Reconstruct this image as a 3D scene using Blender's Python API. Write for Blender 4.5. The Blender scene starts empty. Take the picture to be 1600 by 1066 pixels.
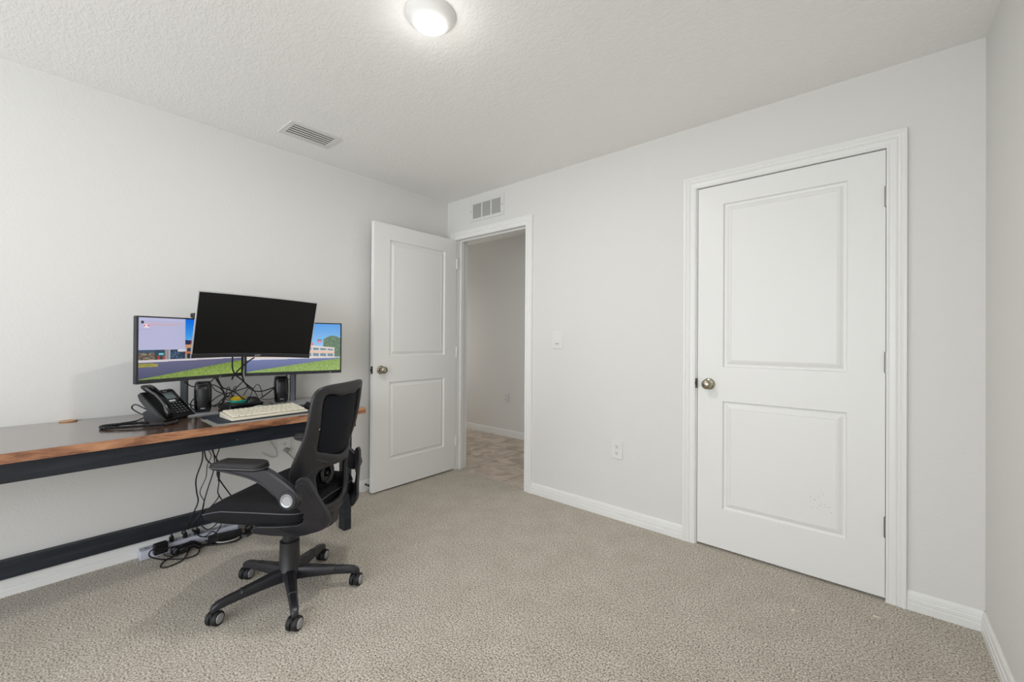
import bpy, bmesh, math, random
from mathutils import Vector, Matrix
PI = math.pi
random.seed(7)
S = bpy.context.scene
C = S.collection

# ---------------------------------------------------------------- camera, light, exposure
YAW, PITCH, ROLL = 0.7074, 0.0045, 0.0066
cam_data = bpy.data.cameras.new('camera')
cam_data.sensor_width = 36.0
cam_data.lens = 657.26 / 1600 * 36
cam_data.shift_y = -(533 - 527.75) / 1600
cam_data.clip_start = 0.02
cam = bpy.data.objects.new('camera', cam_data)
C.objects.link(cam)
_f = Vector((-math.sin(YAW) * math.cos(PITCH), math.cos(YAW) * math.cos(PITCH), math.sin(PITCH)))
_r = Vector((math.cos(YAW), math.sin(YAW), 0))
_u = _r.cross(_f)
_r2 = _r * math.cos(ROLL) + _u * math.sin(ROLL)
_u2 = -_r * math.sin(ROLL) + _u * math.cos(ROLL)
cam.matrix_world = Matrix(((_r2.x, _u2.x, -_f.x, 2.9946), (_r2.y, _u2.y, -_f.y, -2.5734), (_r2.z, _u2.z, -_f.z, 1.1822), (0, 0, 0, 1)))
S.camera = cam
S.view_settings.view_transform = 'Standard'
S.view_settings.look = 'None'
S.view_settings.gamma = 1
S.view_settings.exposure = 0.0
S.view_settings.use_curve_mapping = False

W, H = 3.35, 2.44          # room width (x), ceiling height
YR = -5.8                 # rear wall, behind the camera

world = bpy.data.worlds.new('world'); S.world = world
world.use_nodes = True
world.node_tree.nodes['Background'].inputs[0].default_value = (0.75, 0.86, 1.0, 1)
world.node_tree.nodes['Background'].inputs[1].default_value = 1.0

def area(name, loc, direction, sx, sy, power, col=(1, 1, 1), shape='RECTANGLE'):
    d = bpy.data.lights.new(name, 'AREA'); d.shape = shape; d.size = sx; d.size_y = sy
    d.energy = power; d.color = col
    o = bpy.data.objects.new(name, d); C.objects.link(o); o.location = loc
    o.rotation_euler = Vector(direction).to_track_quat('-Z', 'Y').to_euler()
    return o
# fill through enlarged unseen rear window, added side and hall fills, ceiling lamp glow
area('rear_window_fill', (1.675, YR - 0.02, 1.15), (0.0, 1, 0.34), 3.0, 2.1, 62, (0.94, 0.96, 1.0))  # unseen rear window, size and tilt chosen for even fill
area('added_side_fill', (W + 0.02, -4.75, 1.35), (-1, 0.35, 0.22), 1.9, 1.5, 40, (0.94, 0.96, 1.0))  # added fill, unseen, to brighten the left wall and entry door
_p = bpy.data.lights.new('ceiling_lamp_glow', 'POINT'); _p.energy = 0.9; _p.shadow_soft_size = 0.06; _p.color = (1.0, 0.975, 0.95)
_po = bpy.data.objects.new('ceiling_lamp_glow', _p); C.objects.link(_po); _po.location = (1.69, -1.546, 2.325)
area('ceiling_lamp_beam', (1.69, -1.546, 2.395), (0, 0, -1), 0.13, 0.13, 11, (1.0, 0.975, 0.95), 'DISK')
area('added_hall_fill', (-1.95, 0.72, 1.0), (1, 0, -0.1), 1.0, 1.7, 8.5, (1.0, 0.975, 0.95))  # added fill at the hall end, brightens its wall and tiles

# ---------------------------------------------------------------- materials
def lin(c):
    return tuple((v / 255 / 12.92 if v / 255 <= 0.04045 else ((v / 255 + 0.055) / 1.055) ** 2.4) for v in c)

def mat(name, rgb, rough=0.5, metal=0.0, spec=0.5, bump=None, coat=0, emit=None):
    """bump = (scale, strength, distance, detail)"""
    m = bpy.data.materials.new(name); m.use_nodes = True
    nt = m.node_tree; b = nt.nodes['Principled BSDF']
    b.inputs['Base Color'].default_value = (*lin(rgb), 1)
    b.inputs['Roughness'].default_value = rough
    b.inputs['Metallic'].default_value = metal
    b.inputs['Specular IOR Level'].default_value = spec
    b.inputs['Coat Weight'].default_value = coat
    if emit:
        b.inputs['Emission Color'].default_value = (*lin(emit[0]), 1)
        b.inputs['Emission Strength'].default_value = emit[1]
    if bump:
        tc = nt.nodes.new('ShaderNodeTexCoord'); n = nt.nodes.new('ShaderNodeTexNoise'); bp = nt.nodes.new('ShaderNodeBump')
        n.inputs['Scale'].default_value = bump[0]; n.inputs['Detail'].default_value = bump[3]
        bp.inputs['Strength'].default_value = bump[1]; bp.inputs['Distance'].default_value = bump[2]
        nt.links.new(tc.outputs['Object'], n.inputs['Vector'])
        nt.links.new(n.outputs['Fac'], bp.inputs['Height'])
        nt.links.new(bp.outputs['Normal'], b.inputs['Normal'])
    return m

M = {}
M['wall'] = mat('wall_paint', (228, 227, 223), 0.6, spec=0.3, bump=(75, 0.3, 0.003, 3))
M['hallwall'] = mat('hall_wall_paint', (232, 231, 227), 0.6, spec=0.3, bump=(75, 0.3, 0.004, 3))
M['trim'] = mat('white_trim_paint', (240, 240, 237), 0.32, spec=0.4)
M['door'] = mat('white_door_paint', (240, 240, 237), 0.38, spec=0.4, bump=(220, 0.06, 0.001, 2))
M['plastic_white'] = mat('white_plastic', (232, 231, 228), 0.35)
M['vent'] = mat('vent_enamel', (225, 225, 221), 0.4)
M['vent_dark'] = mat('vent_duct_grey', (58, 56, 53), 0.8)
M['vent_mid'] = mat('vent_backing_grey', (176, 174, 170), 0.7)
M['nickel'] = mat('satin_nickel', (172, 165, 148), 0.22, metal=1)
M['steel'] = mat('brushed_steel', (150, 148, 143), 0.35, metal=1)
M['darkmetal'] = mat('latch_metal', (70, 68, 64), 0.4, metal=1)
M['black'] = mat('black_plastic', (20, 20, 22), 0.42)
M['blackgloss'] = mat('glossy_black_plastic', (13, 14, 17), 0.16)
M['chairplastic'] = mat('chair_nylon', (34, 34, 37), 0.42, bump=(900, 0.08, 0.0004, 2))
M['chairarm'] = mat('chair_arm_nylon', (40, 40, 46), 0.38)
M['chairbase'] = mat('chair_base_nylon', (36, 36, 41), 0.36)
M['seatfab'] = mat('seat_fabric', (24, 24, 26), 0.85, spec=0.25, bump=(1400, 0.5, 0.0008, 2))
M['piping'] = mat('seat_piping', (92, 90, 96), 0.5)
M['silver'] = mat('silver_plastic', (176, 178, 182), 0.35, metal=0.6)
M['standgrey'] = mat('stand_grey', (112, 117, 124), 0.4, metal=0.3)
M['standdark'] = mat('stand_dark_grey', (66, 70, 77), 0.45)
M['basesilver'] = mat('base_silver', (168, 172, 174), 0.35, metal=0.35)
M['bezel'] = mat('monitor_bezel', (40, 41, 45), 0.4)
M['bezelsilver'] = mat('monitor_side_silver', (200, 200, 200), 0.4, metal=0.2)
M['screenoff'] = mat('dark_screen', (9, 9, 10), 0.33, spec=0.35)
M['cream'] = mat('keyboard_cream', (214, 208, 190), 0.5)
M['creamkey'] = mat('keyboard_key_cream', (226, 220, 202), 0.5)
M['mat'] = mat('desk_mat_rubber', (40, 47, 58), 0.6, spec=0.35)
M['pad'] = mat('pale_grey_pad', (150, 148, 144), 0.35)
M['cable'] = mat('cable_black', (22, 22, 23), 0.45)
M['cablew'] = mat('cable_white', (205, 203, 198), 0.5)
M['cableg'] = mat('cable_grey', (150, 148, 142), 0.5)
M['yellow'] = mat('plug_yellow', (225, 185, 30), 0.5)
M['teal'] = mat('cable_teal', (25, 150, 135), 0.5)
M['strip'] = mat('power_strip_white', (205, 208, 222), 0.4)
M['lcd'] = mat('phone_display', (120, 138, 138), 0.2)
M['label'] = mat('paper_label', (225, 228, 228), 0.6)
M['keygrey'] = mat('phone_key', (44, 46, 50), 0.35)
M['keymark'] = mat('phone_key_marking', (190, 192, 195), 0.5)
M['hole'] = mat('socket_slot', (45, 43, 40), 0.7)
M['tan'] = mat('tan_offcut', (186, 146, 108), 0.5)
M['lint'] = mat('paper_lint', (225, 215, 196), 0.8)
M['lamp'] = mat('lamp_lens', (255, 252, 244), 0.5, emit=((255, 250, 240), 3.0))
M['meshfab'] = mat('back_mesh_fabric', (17, 20, 27), 0.7, spec=0.2, bump=(1500, 0.5, 0.0006, 1))
M['rubber'] = mat('rubber_black', (16, 16, 17), 0.6)

def nt_of(name, rough=0.6):
    m = bpy.data.materials.new(name); m.use_nodes = True
    nt = m.node_tree; b = nt.nodes['Principled BSDF']; b.inputs['Roughness'].default_value = rough
    return m, nt, b
def N(nt, t, **kw):
    n = nt.nodes.new(t)
    for k, v in kw.items():
        if k in n.inputs: n.inputs[k].default_value = v
        else: setattr(n, k, v)
    return n
def ramp(nt, stops, interp='LINEAR'):
    r = nt.nodes.new('ShaderNodeValToRGB'); r.color_ramp.interpolation = interp
    e = r.color_ramp.elements
    while len(e) < len(stops): e.new(0.5)
    for i, (p, c) in enumerate(stops):
        e[i].position = p; e[i].color = (*lin(c), 1)
    return r

def ceiling_material():
    m, nt, b = nt_of('knockdown_ceiling', 0.8)
    b.inputs['Base Color'].default_value = (*lin((249, 248, 245)), 1)
    b.inputs['Specular IOR Level'].default_value = 0.2
    tc = N(nt, 'ShaderNodeTexCoord'); mp = N(nt, 'ShaderNodeMapping'); mp.inputs['Rotation'].default_value = (0, 0, 0.5); mp.inputs['Scale'].default_value = (1, 1.7, 1)
    nt.links.new(tc.outputs['Object'], mp.inputs[0])
    n1 = N(nt, 'ShaderNodeTexNoise', Scale=38.0, Detail=4.0, Distortion=0.9); n2 = N(nt, 'ShaderNodeTexNoise', Scale=14.0, Detail=2.0)
    nt.links.new(mp.outputs[0], n1.inputs['Vector']); nt.links.new(mp.outputs[0], n2.inputs['Vector'])
    r = ramp(nt, [(0.44, (0, 0, 0)), (0.56, (255, 255, 255))])
    nt.links.new(n1.outputs['Fac'], r.inputs[0])
    mx = N(nt, 'ShaderNodeMath', operation='MULTIPLY_ADD'); mx.inputs[1].default_value = 0.8
    nt.links.new(r.outputs[0], mx.inputs[0]); nt.links.new(n2.outputs['Fac'], mx.inputs[2])
    bp = N(nt, 'ShaderNodeBump', Strength=0.32, Distance=0.003)
    nt.links.new(mx.outputs[0], bp.inputs['Height']); nt.links.new(bp.outputs[0], b.inputs['Normal'])
    return m
M['ceiling'] = ceiling_material()

def carpet_material():
    m, nt, b = nt_of('cut_pile_carpet', 0.95)
    b.inputs['Specular IOR Level'].default_value = 0.1
    b.inputs['Sheen Weight'].default_value = 0.25
    tc = N(nt, 'ShaderNodeTexCoord')
    n1 = N(nt, 'ShaderNodeTexNoise', Scale=150.0, Detail=4.0, Roughness=0.72)
    n2 = N(nt, 'ShaderNodeTexNoise', Scale=6.0, Detail=6.0, Roughness=0.75)
    v = N(nt, 'ShaderNodeTexNoise', Scale=420.0, Detail=2.0)
    for n in (n1, n2, v): nt.links.new(tc.outputs['Object'], n.inputs['Vector'])
    r = ramp(nt, [(0.37, (84, 74, 62)), (0.46, (188, 177, 161)), (0.53, (232, 222, 206)), (0.62, (254, 249, 238))])
    nt.links.new(n1.outputs['Fac'], r.inputs[0])
    r2 = ramp(nt, [(0.3, (232, 230, 226)), (0.7, (255, 255, 255))])
    nt.links.new(n2.outputs['Fac'], r2.inputs[0])
    mx = N(nt, 'ShaderNodeMix', data_type='RGBA', blend_type='MULTIPLY'); mx.inputs[0].default_value = 1.0
    nt.links.new(r.outputs[0], mx.inputs[6]); nt.links.new(r2.outputs[0], mx.inputs[7])
    nt.links.new(mx.outputs[2], b.inputs['Base Color'])
    ad = N(nt, 'ShaderNodeMath', operation='ADD'); nt.links.new(n1.outputs['Fac'], ad.inputs[0]); nt.links.new(v.outputs['Fac'], ad.inputs[1])
    bp = N(nt, 'ShaderNodeBump', Strength=0.7, Distance=0.007); nt.links.new(ad.outputs[0], bp.inputs['Height'])
    nt.links.new(bp.outputs[0], b.inputs['Normal'])
    return m
M['carpet'] = carpet_material()

def wood_material(name, stops, scale, rough, coat=0.0, bump=0.1):
    m, nt, b = nt_of(name, rough)
    b.inputs['Coat Weight'].default_value = coat; b.inputs['Coat Roughness'].default_value = 0.12
    tc = N(nt, 'ShaderNodeTexCoord'); mp = N(nt, 'ShaderNodeMapping'); mp.inputs['Scale'].default_value = scale
    nt.links.new(tc.outputs['Object'], mp.inputs[0])
    n1 = N(nt, 'ShaderNodeTexNoise', Scale=1.0, Detail=7.0, Roughness=0.62, Distortion=0.4)
    nt.links.new(mp.outputs[0], n1.inputs['Vector'])
    r = ramp(nt, stops); nt.links.new(n1.outputs['Fac'], r.inputs[0])
    nt.links.new(r.outputs[0], b.inputs['Base Color'])
    bp = N(nt, 'ShaderNodeBump', Strength=bump, Distance=0.002); nt.links.new(n1.outputs['Fac'], bp.inputs['Height'])
    nt.links.new(bp.outputs[0], b.inputs['Normal'])
    return m
M['desktop'] = wood_material('varnished_brown_wood', [(0.3, (44, 30, 22)), (0.45, (66, 45, 32)), (0.56, (88, 61, 42)), (0.7, (112, 80, 56))], (14, 1.6, 26), 0.22, 1.0, 0.03)
M['deskedge'] = wood_material('brown_wood_edge', [(0.34, (92, 58, 42)), (0.44, (138, 92, 66)), (0.54, (172, 122, 88)), (0.66, (192, 142, 104))], (40, 6.5, 34), 0.45, 0.2, 0.08)
M['darkwood'] = wood_material('blue_black_stained_wood', [(0.3, (18, 22, 28)), (0.5, (30, 36, 45)), (0.7, (48, 55, 64))], (30, 2.5, 30), 0.55, 0.0, 0.3)

def tile_material():
    m, nt, b = nt_of('hall_tile', 0.35)
    tc = N(nt, 'ShaderNodeTexCoord'); mp = N(nt, 'ShaderNodeMapping'); mp.inputs['Location'].default_value = (-0.2, -0.03, 0)
    nt.links.new(tc.outputs['Object'], mp.inputs[0])
    br = N(nt, 'ShaderNodeTexBrick', offset=0.0, Scale=1.0)
    br.inputs['Brick Width'].default_value = 0.455; br.inputs['Row Height'].default_value = 0.43; br.inputs['Mortar Size'].default_value = 0.0035
    br.inputs['Color1'].default_value = (*lin((226, 212, 198)), 1); br.inputs['Color2'].default_value = (*lin((218, 204, 190)), 1)
    br.inputs['Mortar'].default_value = (*lin((112, 100, 90)), 1)
    nt.links.new(mp.outputs[0], br.inputs['Vector'])
    n = N(nt, 'ShaderNodeTexNoise', Scale=6.0, Detail=6.0, Distortion=1.2); nt.links.new(tc.outputs['Object'], n.inputs['Vector'])
    r = ramp(nt, [(0.35, (205, 200, 195)), (0.65, (255, 252, 248))]); nt.links.new(n.outputs['Fac'], r.inputs[0])
    mx = N(nt, 'ShaderNodeMix', data_type='RGBA', blend_type='MULTIPLY'); mx.inputs[0].default_value = 1.0
    nt.links.new(br.outputs['Color'], mx.inputs[6]); nt.links.new(r.outputs[0], mx.inputs[7]); nt.links.new(mx.outputs[2], b.inputs['Base Color'])
    return m
M['tile'] = tile_material()

# ---------------------------------------------------------------- mesh helpers
class MB:
    def __init__(self): self.bm = bmesh.new()
    def box(self, x0, x1, y0, y1, z0, z1):
        v = [self.bm.verts.new((x, y, z)) for x in (x0, x1) for y in (y0, y1) for z in (z0, z1)]
        for f in ((0, 1, 3, 2), (4, 6, 7, 5), (0, 4, 5, 1), (2, 3, 7, 6), (0, 2, 6, 4), (1, 5, 7, 3)):
            self.bm.faces.new([v[i] for i in f])
        return self
    def obox(self, c, ax, ay, az, sx, sy, sz):
        """oriented box: centre, three unit axes, half sizes"""
        c, ax, ay, az = Vector(c), Vector(ax).normalized(), Vector(ay).normalized(), Vector(az).normalized()
        v = [self.bm.verts.new(c + ax * i * sx + ay * j * sy + az * k * sz) for i in (-1, 1) for j in (-1, 1) for k in (-1, 1)]
        for f in ((0, 1, 3, 2), (4, 6, 7, 5), (0, 4, 5, 1), (2, 3, 7, 6), (0, 2, 6, 4), (1, 5, 7, 3)):
            self.bm.faces.new([v[i] for i in f])
        return self
    def loft(self, rings, cap=True, closed=True):
        R = [[self.bm.verts.new(p) for p in r] for r in rings]
        n = len(R[0])
        for a, b in zip(R, R[1:]):
            for i in range(n if closed else n - 1):
                j = (i + 1) % n
                self.bm.faces.new([a[i], a[j], b[j], b[i]])
        if cap and closed:
            self.bm.faces.new(R[0][::-1]); self.bm.faces.new(R[-1])
        return self
    def lathe(self, c, axis, prof, seg=32, cap=True):
        """prof = [(distance along axis, radius)]"""
        c = Vector(c); a = Vector(axis).normalized()
        t = Vector((0, 0, 1)) if abs(a.z) < 0.9 else Vector((1, 0, 0))
        u = a.cross(t).normalized(); w = a.cross(u)
        return self.loft([[c + a * d + (u * math.cos(2 * PI * i / seg) + w * math.sin(2 * PI * i / seg)) * max(r, 1e-5) for i in range(seg)] for d, r in prof], cap)
    def tube(self, pts, r, seg=8, smooth=6):
        P = [Vector(p) for p in pts]
        if smooth and len(P) > 2:
            Q = [P[0] * 2 - P[1]] + P + [P[-1] * 2 - P[-2]]; out = []
            for i in range(1, len(Q) - 2):
                for k in range(smooth):
                    t = k / smooth; a, b, c, d = Q[i - 1], Q[i], Q[i + 1], Q[i + 2]
                    out.append(0.5 * (2 * b + (c - a) * t + (2 * a - 5 * b + 4 * c - d) * t * t + (3 * b - a - 3 * c + d) * t ** 3))
            out.append(P[-1]); P = out
        rings = []; prev = None
        for i, p in enumerate(P):
            d = (P[min(i + 1, len(P) - 1)] - P[max(i - 1, 0)])
            d = d.normalized() if d.length > 1e-9 else Vector((0, 0, 1))
            if prev is None: prev = d.orthogonal().normalized()
            prev = (prev - d * prev.dot(d))
            prev = prev.normalized() if prev.length > 1e-6 else d.orthogonal().normalized()
            w = d.cross(prev)
            rings.append([p + (prev * math.cos(2 * PI * k / seg) + w * math.sin(2 * PI * k / seg)) * r for k in range(seg)])
        return self.loft(rings)
    def prism(self, poly, mapf, t0, t1):
        """poly of 2-D points extruded from t0 to t1; mapf(a, b, t) gives the 3-D point"""
        return self.loft([[mapf(a, b, t) for a, b in poly] for t in (t0, t1)])
    def build(self, name, material, parent=None, bevel=0, seg=2, smooth=35, sub=0, solid=0, mods=None):
        bm = self.bm
        bmesh.ops.recalc_face_normals(bm, faces=bm.faces)
        me = bpy.data.meshes.new(name); bm.to_mesh(me); bm.free()
        me.materials.append(material if not isinstance(material, str) else M[material])
        if smooth:
            for p in me.polygons: p.use_smooth = True
            if not sub: me.set_sharp_from_angle(angle=math.radians(smooth))
        o = bpy.data.objects.new(name, me); C.objects.link(o)
        if solid:
            d = o.modifiers.new('thickness', 'SOLIDIFY'); d.thickness = solid; d.offset = 0
        if bevel:
            d = o.modifiers.new('edge', 'BEVEL'); d.width = bevel; d.segments = seg; d.limit_method = 'ANGLE'; d.angle_limit = math.radians(40)
            d.harden_normals = False
        if sub:
            d = o.modifiers.new('round', 'SUBSURF'); d.levels = sub; d.render_levels = sub
        if parent is not None: o.parent = parent
        return o

def empty(name, loc=(0, 0, 0), rz=0.0, label=None, cat=None, group=None, kind=None):
    o = bpy.data.objects.new(name, None); C.objects.link(o)
    o.location = loc; o.rotation_euler = (0, 0, rz); o.empty_display_size = 0.05
    return tag(o, label, cat, group, kind)
def tag(o, label=None, cat=None, group=None, kind=None):
    if label: o['label'] = label
    if cat: o['category'] = cat
    if group: o['group'] = group
    if kind: o['kind'] = kind
    return o
def struct(o): return tag(o, kind='structure')
def copy_thing(root):
    r = root.copy(); C.objects.link(r)
    for ch in list(root.children):
        c = ch.copy(); C.objects.link(c); c.parent = r
        for g in list(ch.children):
            d = g.copy(); C.objects.link(d); d.parent = c
    return r
def rrect(w, h, r, n=5):
    """rounded rectangle outline centred on 0"""
    out = []
    for cx, cy, a0 in ((w / 2 - r, h / 2 - r, 0), (-w / 2 + r, h / 2 - r, PI / 2), (-w / 2 + r, -h / 2 + r, PI), (w / 2 - r, -h / 2 + r, 3 * PI / 2)):
        for k in range(n + 1):
            a = a0 + PI / 2 * k / n
            out.append((cx + r * math.cos(a), cy + r * math.sin(a)))
    return out

# ---------------------------------------------------------------- the room
T = 0.12
EX0, EX1, EZ = 0.13, 0.932, 2.083      # entry opening
CX0, CX1, CZ = 2.219, 3.046, 2.070     # closet opening

b = MB()
b.box(-T, W + T, YR - T, 0.03, -0.06, 0.0)
struct(b.build('floor', 'carpet', smooth=0))
b = MB(); b.box(-2.0, 2.2, 0.03, 1.45, -0.06, -0.008)
struct(b.build('floor_hall', 'tile', smooth=0))
b = MB(); b.box(-T, W + T, YR - T, T, H, H + 0.1)
struct(b.build('ceiling', 'ceiling', smooth=0))
b = MB(); b.box(-2.0, 2.2, T, 1.45, H, H + 0.1)
struct(b.build('ceiling_hall', 'ceiling', smooth=0))
b = MB(); b.box(-T, 0, YR - T, T, -0.02, H)
struct(b.build('wall_left', 'wall', smooth=0))
b = MB(); b.box(W, W + T, -3.80, T, -0.02, H); b.box(W, W + T, YR - T, -5.70, -0.02, H)
b.box(W, W + T, -5.70, -3.80, -0.02, 0.6); b.box(W, W + T, -5.70, -3.80, 2.1, H)
struct(b.build('wall_right', 'wall', smooth=0))
b = MB()
for y0, y1 in ((-5.70, -5.66), (-3.84, -3.80), (-4.77, -4.73)): b.box(W + .05, W + .1, y0, y1, 0.6, 2.1)
for z0, z1 in ((0.6, 0.64), (2.06, 2.1)): b.box(W + .05, W + .1, -5.70, -3.80, z0, z1)
struct(b.build('added_side_window', 'trim', smooth=0))  # unseen side window, added to carry the side fill
b = MB()
b.box(0, EX0 - 0.012, 0, T, -0.02, H)
b.box(EX0 - 0.012, EX1 + 0.012, 0, T, EZ + 0.012, H)
b.box(EX1 + 0.012, CX0 - 0.012, 0, T, -0.02, H)
b.box(CX0 - 0.012, CX1 + 0.012, 0, T, CZ + 0.012, H)
b.box(CX1 + 0.012, W, 0, T, -0.02, H)
b.box(CX0 - 0.012, CX1 + 0.012, 0.05, T, -0.02, CZ + 0.012)
struct(b.build('wall_back', 'wall', smooth=0))
# rear wall; unseen window enlarged to let in more even fill light
WX0, WX1, WZ0, WZ1 = 0.15, 3.2, 0.06, 2.25
b = MB()
b.box(0, WX0, YR - T, YR, -0.02, H); b.box(WX1, W, YR - T, YR, -0.02, H)
b.box(WX0, WX1, YR - T, YR, -0.02, WZ0); b.box(WX0, WX1, YR - T, YR, WZ1, H)
struct(b.build('wall_rear', 'wall', smooth=0))
b = MB()
for x0, x1 in ((WX0, WX0 + .04), (WX1 - .04, WX1), ((WX0 + WX1) / 2 - .025, (WX0 + WX1) / 2 + .025)): b.box(x0, x1, YR - .1, YR - .05, WZ0, WZ1)
for z0, z1 in ((WZ0, WZ0 + .04), (WZ1 - .04, WZ1), ((WZ0 + WZ1) / 2 - .02, (WZ0 + WZ1) / 2 + .02)): b.box(WX0, WX1, YR - .1, YR - .05, z0, z1)
struct(b.build('window_1', 'trim', smooth=0))
# hall
b = MB(); b.box(-2.0, 2.2, 1.32, 1.45, -0.02, H)
struct(b.build('wall_hall', 'hallwall', smooth=0))
b = MB(); b.box(-2.1, -2.0, T, 1.45, -0.02, H); b.box(2.2, 2.3, T, 1.45, -0.02, H)
b.box(-2.0, -T, T - .02, T, -0.02, H)
struct(b.build('wall_hall_end', 'hallwall', smooth=0))

# baseboards: colonial profile (distance from wall, height)
BB = [(0, 0), (.0135, 0), (.0135, .030), (.0105, .034), (.0125, .038), (.0125, .052), (.0095, .056), (.0105, .060), (.0085, .074), (.004, .083), (0, .083)]
def baseboard(name, a, bpt, nrm, m='trim', z0=0.0):
    a, bpt, nrm = Vector(a), Vector(bpt), Vector(nrm)
    mb = MB(); mb.loft([[p + nrm * d + Vector((0, 0, z + z0)) for d, z in BB] for p in (a, bpt)])
    return struct(mb.build(name, m, smooth=0))
baseboard('baseboard_left', (0, YR, 0), (0, 0, 0), (1, 0, 0))
baseboard('baseboard_back', (1.002, 0, 0), (2.142, 0, 0), (0, -1, 0))
baseboard('baseboard_back_corner', (3.107, 0, 0), (W, 0, 0), (0, -1, 0))
baseboard('baseboard_right', (W, YR, 0), (W, 0, 0), (-1, 0, 0))
baseboard('baseboard_rear', (0, YR, 0), (W, YR, 0), (0, 1, 0))
baseboard('baseboard_hall', (-2.0, 1.32, 0), (2.2, 1.32, 0), (0, -1, 0), z0=-0.008)

# door casings, jambs and stops
CP = [(0, 0), (0, .011), (.006, .0135), (.012, .0115), (.030, .013), (.034, .0165), (.040, .014), (.046, .0165), (.052, .015), (.058, .019), (.068, .019), (.070, .015), (.070, 0)]
def casing(name, x0, x1, zt, left_w=1.0, side=-1, y=0.0):
    mb = MB(); rings = []
    for k in range(4):
        ring = []
        for s, d in CP:
            sl = s * left_w
            if k == 0: p = (x0 - sl, y + side * d, 0)
            elif k == 1: p = (x0 - sl, y + side * d, zt + s)
            elif k == 2: p = (x1 + s, y + side * d, zt + s)
            else: p = (x1 + s, y + side * d, 0)
            ring.append(p)
        rings.append(ring)
    mb.loft(rings)
    return struct(mb.build(name, 'trim', smooth=0))
casing('trim_1', EX0 - .004, EX1 + .003, EZ - .003)
casing('trim_2', CX0 - .006, CX1 - .001, CZ)
b = MB()
b.box(EX0 - .012, EX0, 0, T, -.01, EZ); b.box(EX1, EX1 + .012, 0, T, -.01, EZ); b.box(EX0 - .012, EX1 + .012, 0, T, EZ, EZ + .012)
b.box(EX0, EX0 + .011, .045, .08, -.01, EZ - .011); b.box(EX1 - .011, EX1, .045, .08, -.01, EZ - .011); b.box(EX0, EX1, .045, .08, EZ - .011, EZ)
struct(b.build('trim_3', 'trim', smooth=0))
casing('trim_4', EX0, EX1, EZ, side=1, y=T)
b = MB(); b.box(CX0 - .012, CX0, 0, .05, 0, CZ); b.box(CX1, CX1 + .012, 0, .05, 0, CZ); b.box(CX0, CX1, 0, .05, CZ, CZ + .012)
struct(b.build('trim_5', 'trim', smooth=0))
b = MB(); b.box(EX1 - .0125, EX1 - .010, .008, .04, .90, .96)
tag(b.build('strike_plate', 'darkmetal', smooth=0), 'dark metal strike plate on the right jamb of the hall doorway', 'strike plate')

# a moulded two-panel door slab; local x = width, y = thickness (front at y=0 facing -y), z = height
def door_slab(w, h, panels, th=.035, both=True):
    """panels = [(x0, x1, z0, z1)], stacked, sharing x0, x1"""
    mb = MB(); bm = mb.bm
    px0, px1 = panels[0][0], panels[0][1]
    prof = [(0, 0), (.0025, .008), (.006, .0125), (.012, .0135), (.017, .0125), (.030, .0050), (.040, .0025), (.0415, .0045)]
    for yy, sg in ((0, 1), (th, -1)):
        zs = [0]
        for p in sorted(panels, key=lambda q: q[2]): zs += [p[2], p[3]]
        zs.append(h)
        def q(x0, x1, z0, z1): bm.faces.new([bm.verts.new(c) for c in ((x0, yy, z0), (x1, yy, z0), (x1, yy, z1), (x0, yy, z1))])
        q(0, px0, 0, h); q(px1, w, 0, h)
        for i in range(0, len(zs) - 1):
            if i % 2 == 0: q(px0, px1, zs[i], zs[i + 1])
        for (x0, x1, z0, z1) in panels:
            rings = [[(x0 + o, yy + sg * d, z0 + o), (x1 - o, yy + sg * d, z0 + o), (x1 - o, yy + sg * d, z1 - o), (x0 + o, yy + sg * d, z1 - o)] for o, d in prof]
            R = [[bm.verts.new(p) for p in r] for r in rings]
            for a, c in zip(R, R[1:]):
                for i in range(4): bm.faces.new([a[i], a[(i + 1) % 4], c[(i + 1) % 4], c[i]])
            bm.faces.new(R[-1])
    for x in (0, w): bm.faces.new([bm.verts.new(c) for c in ((x, 0, 0), (x, th, 0), (x, th, h), (x, 0, h))])
    for z in (0, h): bm.faces.new([bm.verts.new(c) for c in ((0, 0, z), (w, 0, z), (w, th, z), (0, th, z))])
    bmesh.ops.remove_doubles(bm, verts=bm.verts, dist=1e-5)
    return mb
def knob(parent, x, y, z, n):
    """round door knob; n = direction it sticks out (local)"""
    k = MB(); k.lathe((x, y, z), n, [(0, .033), (.004, .033), (.008, .030), (.010, .014), (.024, .011), (.030, .014), (.036, .022), (.044, .0268), (.053, .0275), (.060, .024), (.065, .016), (.067, .006), (.0672, 0)], 40)
    return k.build('door_knob', 'nickel', parent, smooth=60)

# closet door (closed)
dw, dh = CX1 - CX0 - .006, CZ - .016
d2 = empty('door_2', (CX0 + .003, 0.003, .013)); struct(d2)
ox = CX0 + .003
door_slab(dw, dh - .001, [(2.357 - ox, 2.906 - ox, 1.035 - .013, 1.957 - .013), (2.361 - ox, 2.908 - ox, .232 - .013, .843 - .013)][:1] + [(2.357 - ox, 2.906 - ox, .232 - .013, .843 - .013)]).build('door_panel', 'door', d2, smooth=0)
kb = knob(d2, 2.284 - ox, 0, .935 - .013, (0, -1, 0))
b = MB(); b.lathe((2.284 - ox, -.0672, .935 - .013), (0, -1, 0), [(0, .0022), (.0006, .0022)], 10); b.build('key_hole', 'hole', kb)
b = MB(); b.lathe((CX0 - ox - .002, -.012, .937 - .013), (1, 0, 0), [(-.004, .010), (0, .014), (.003, .014)], 20); b.box(-.009, .0, -.016, .002, .895, .950)
b.build('latch', 'darkmetal', d2)
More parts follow.
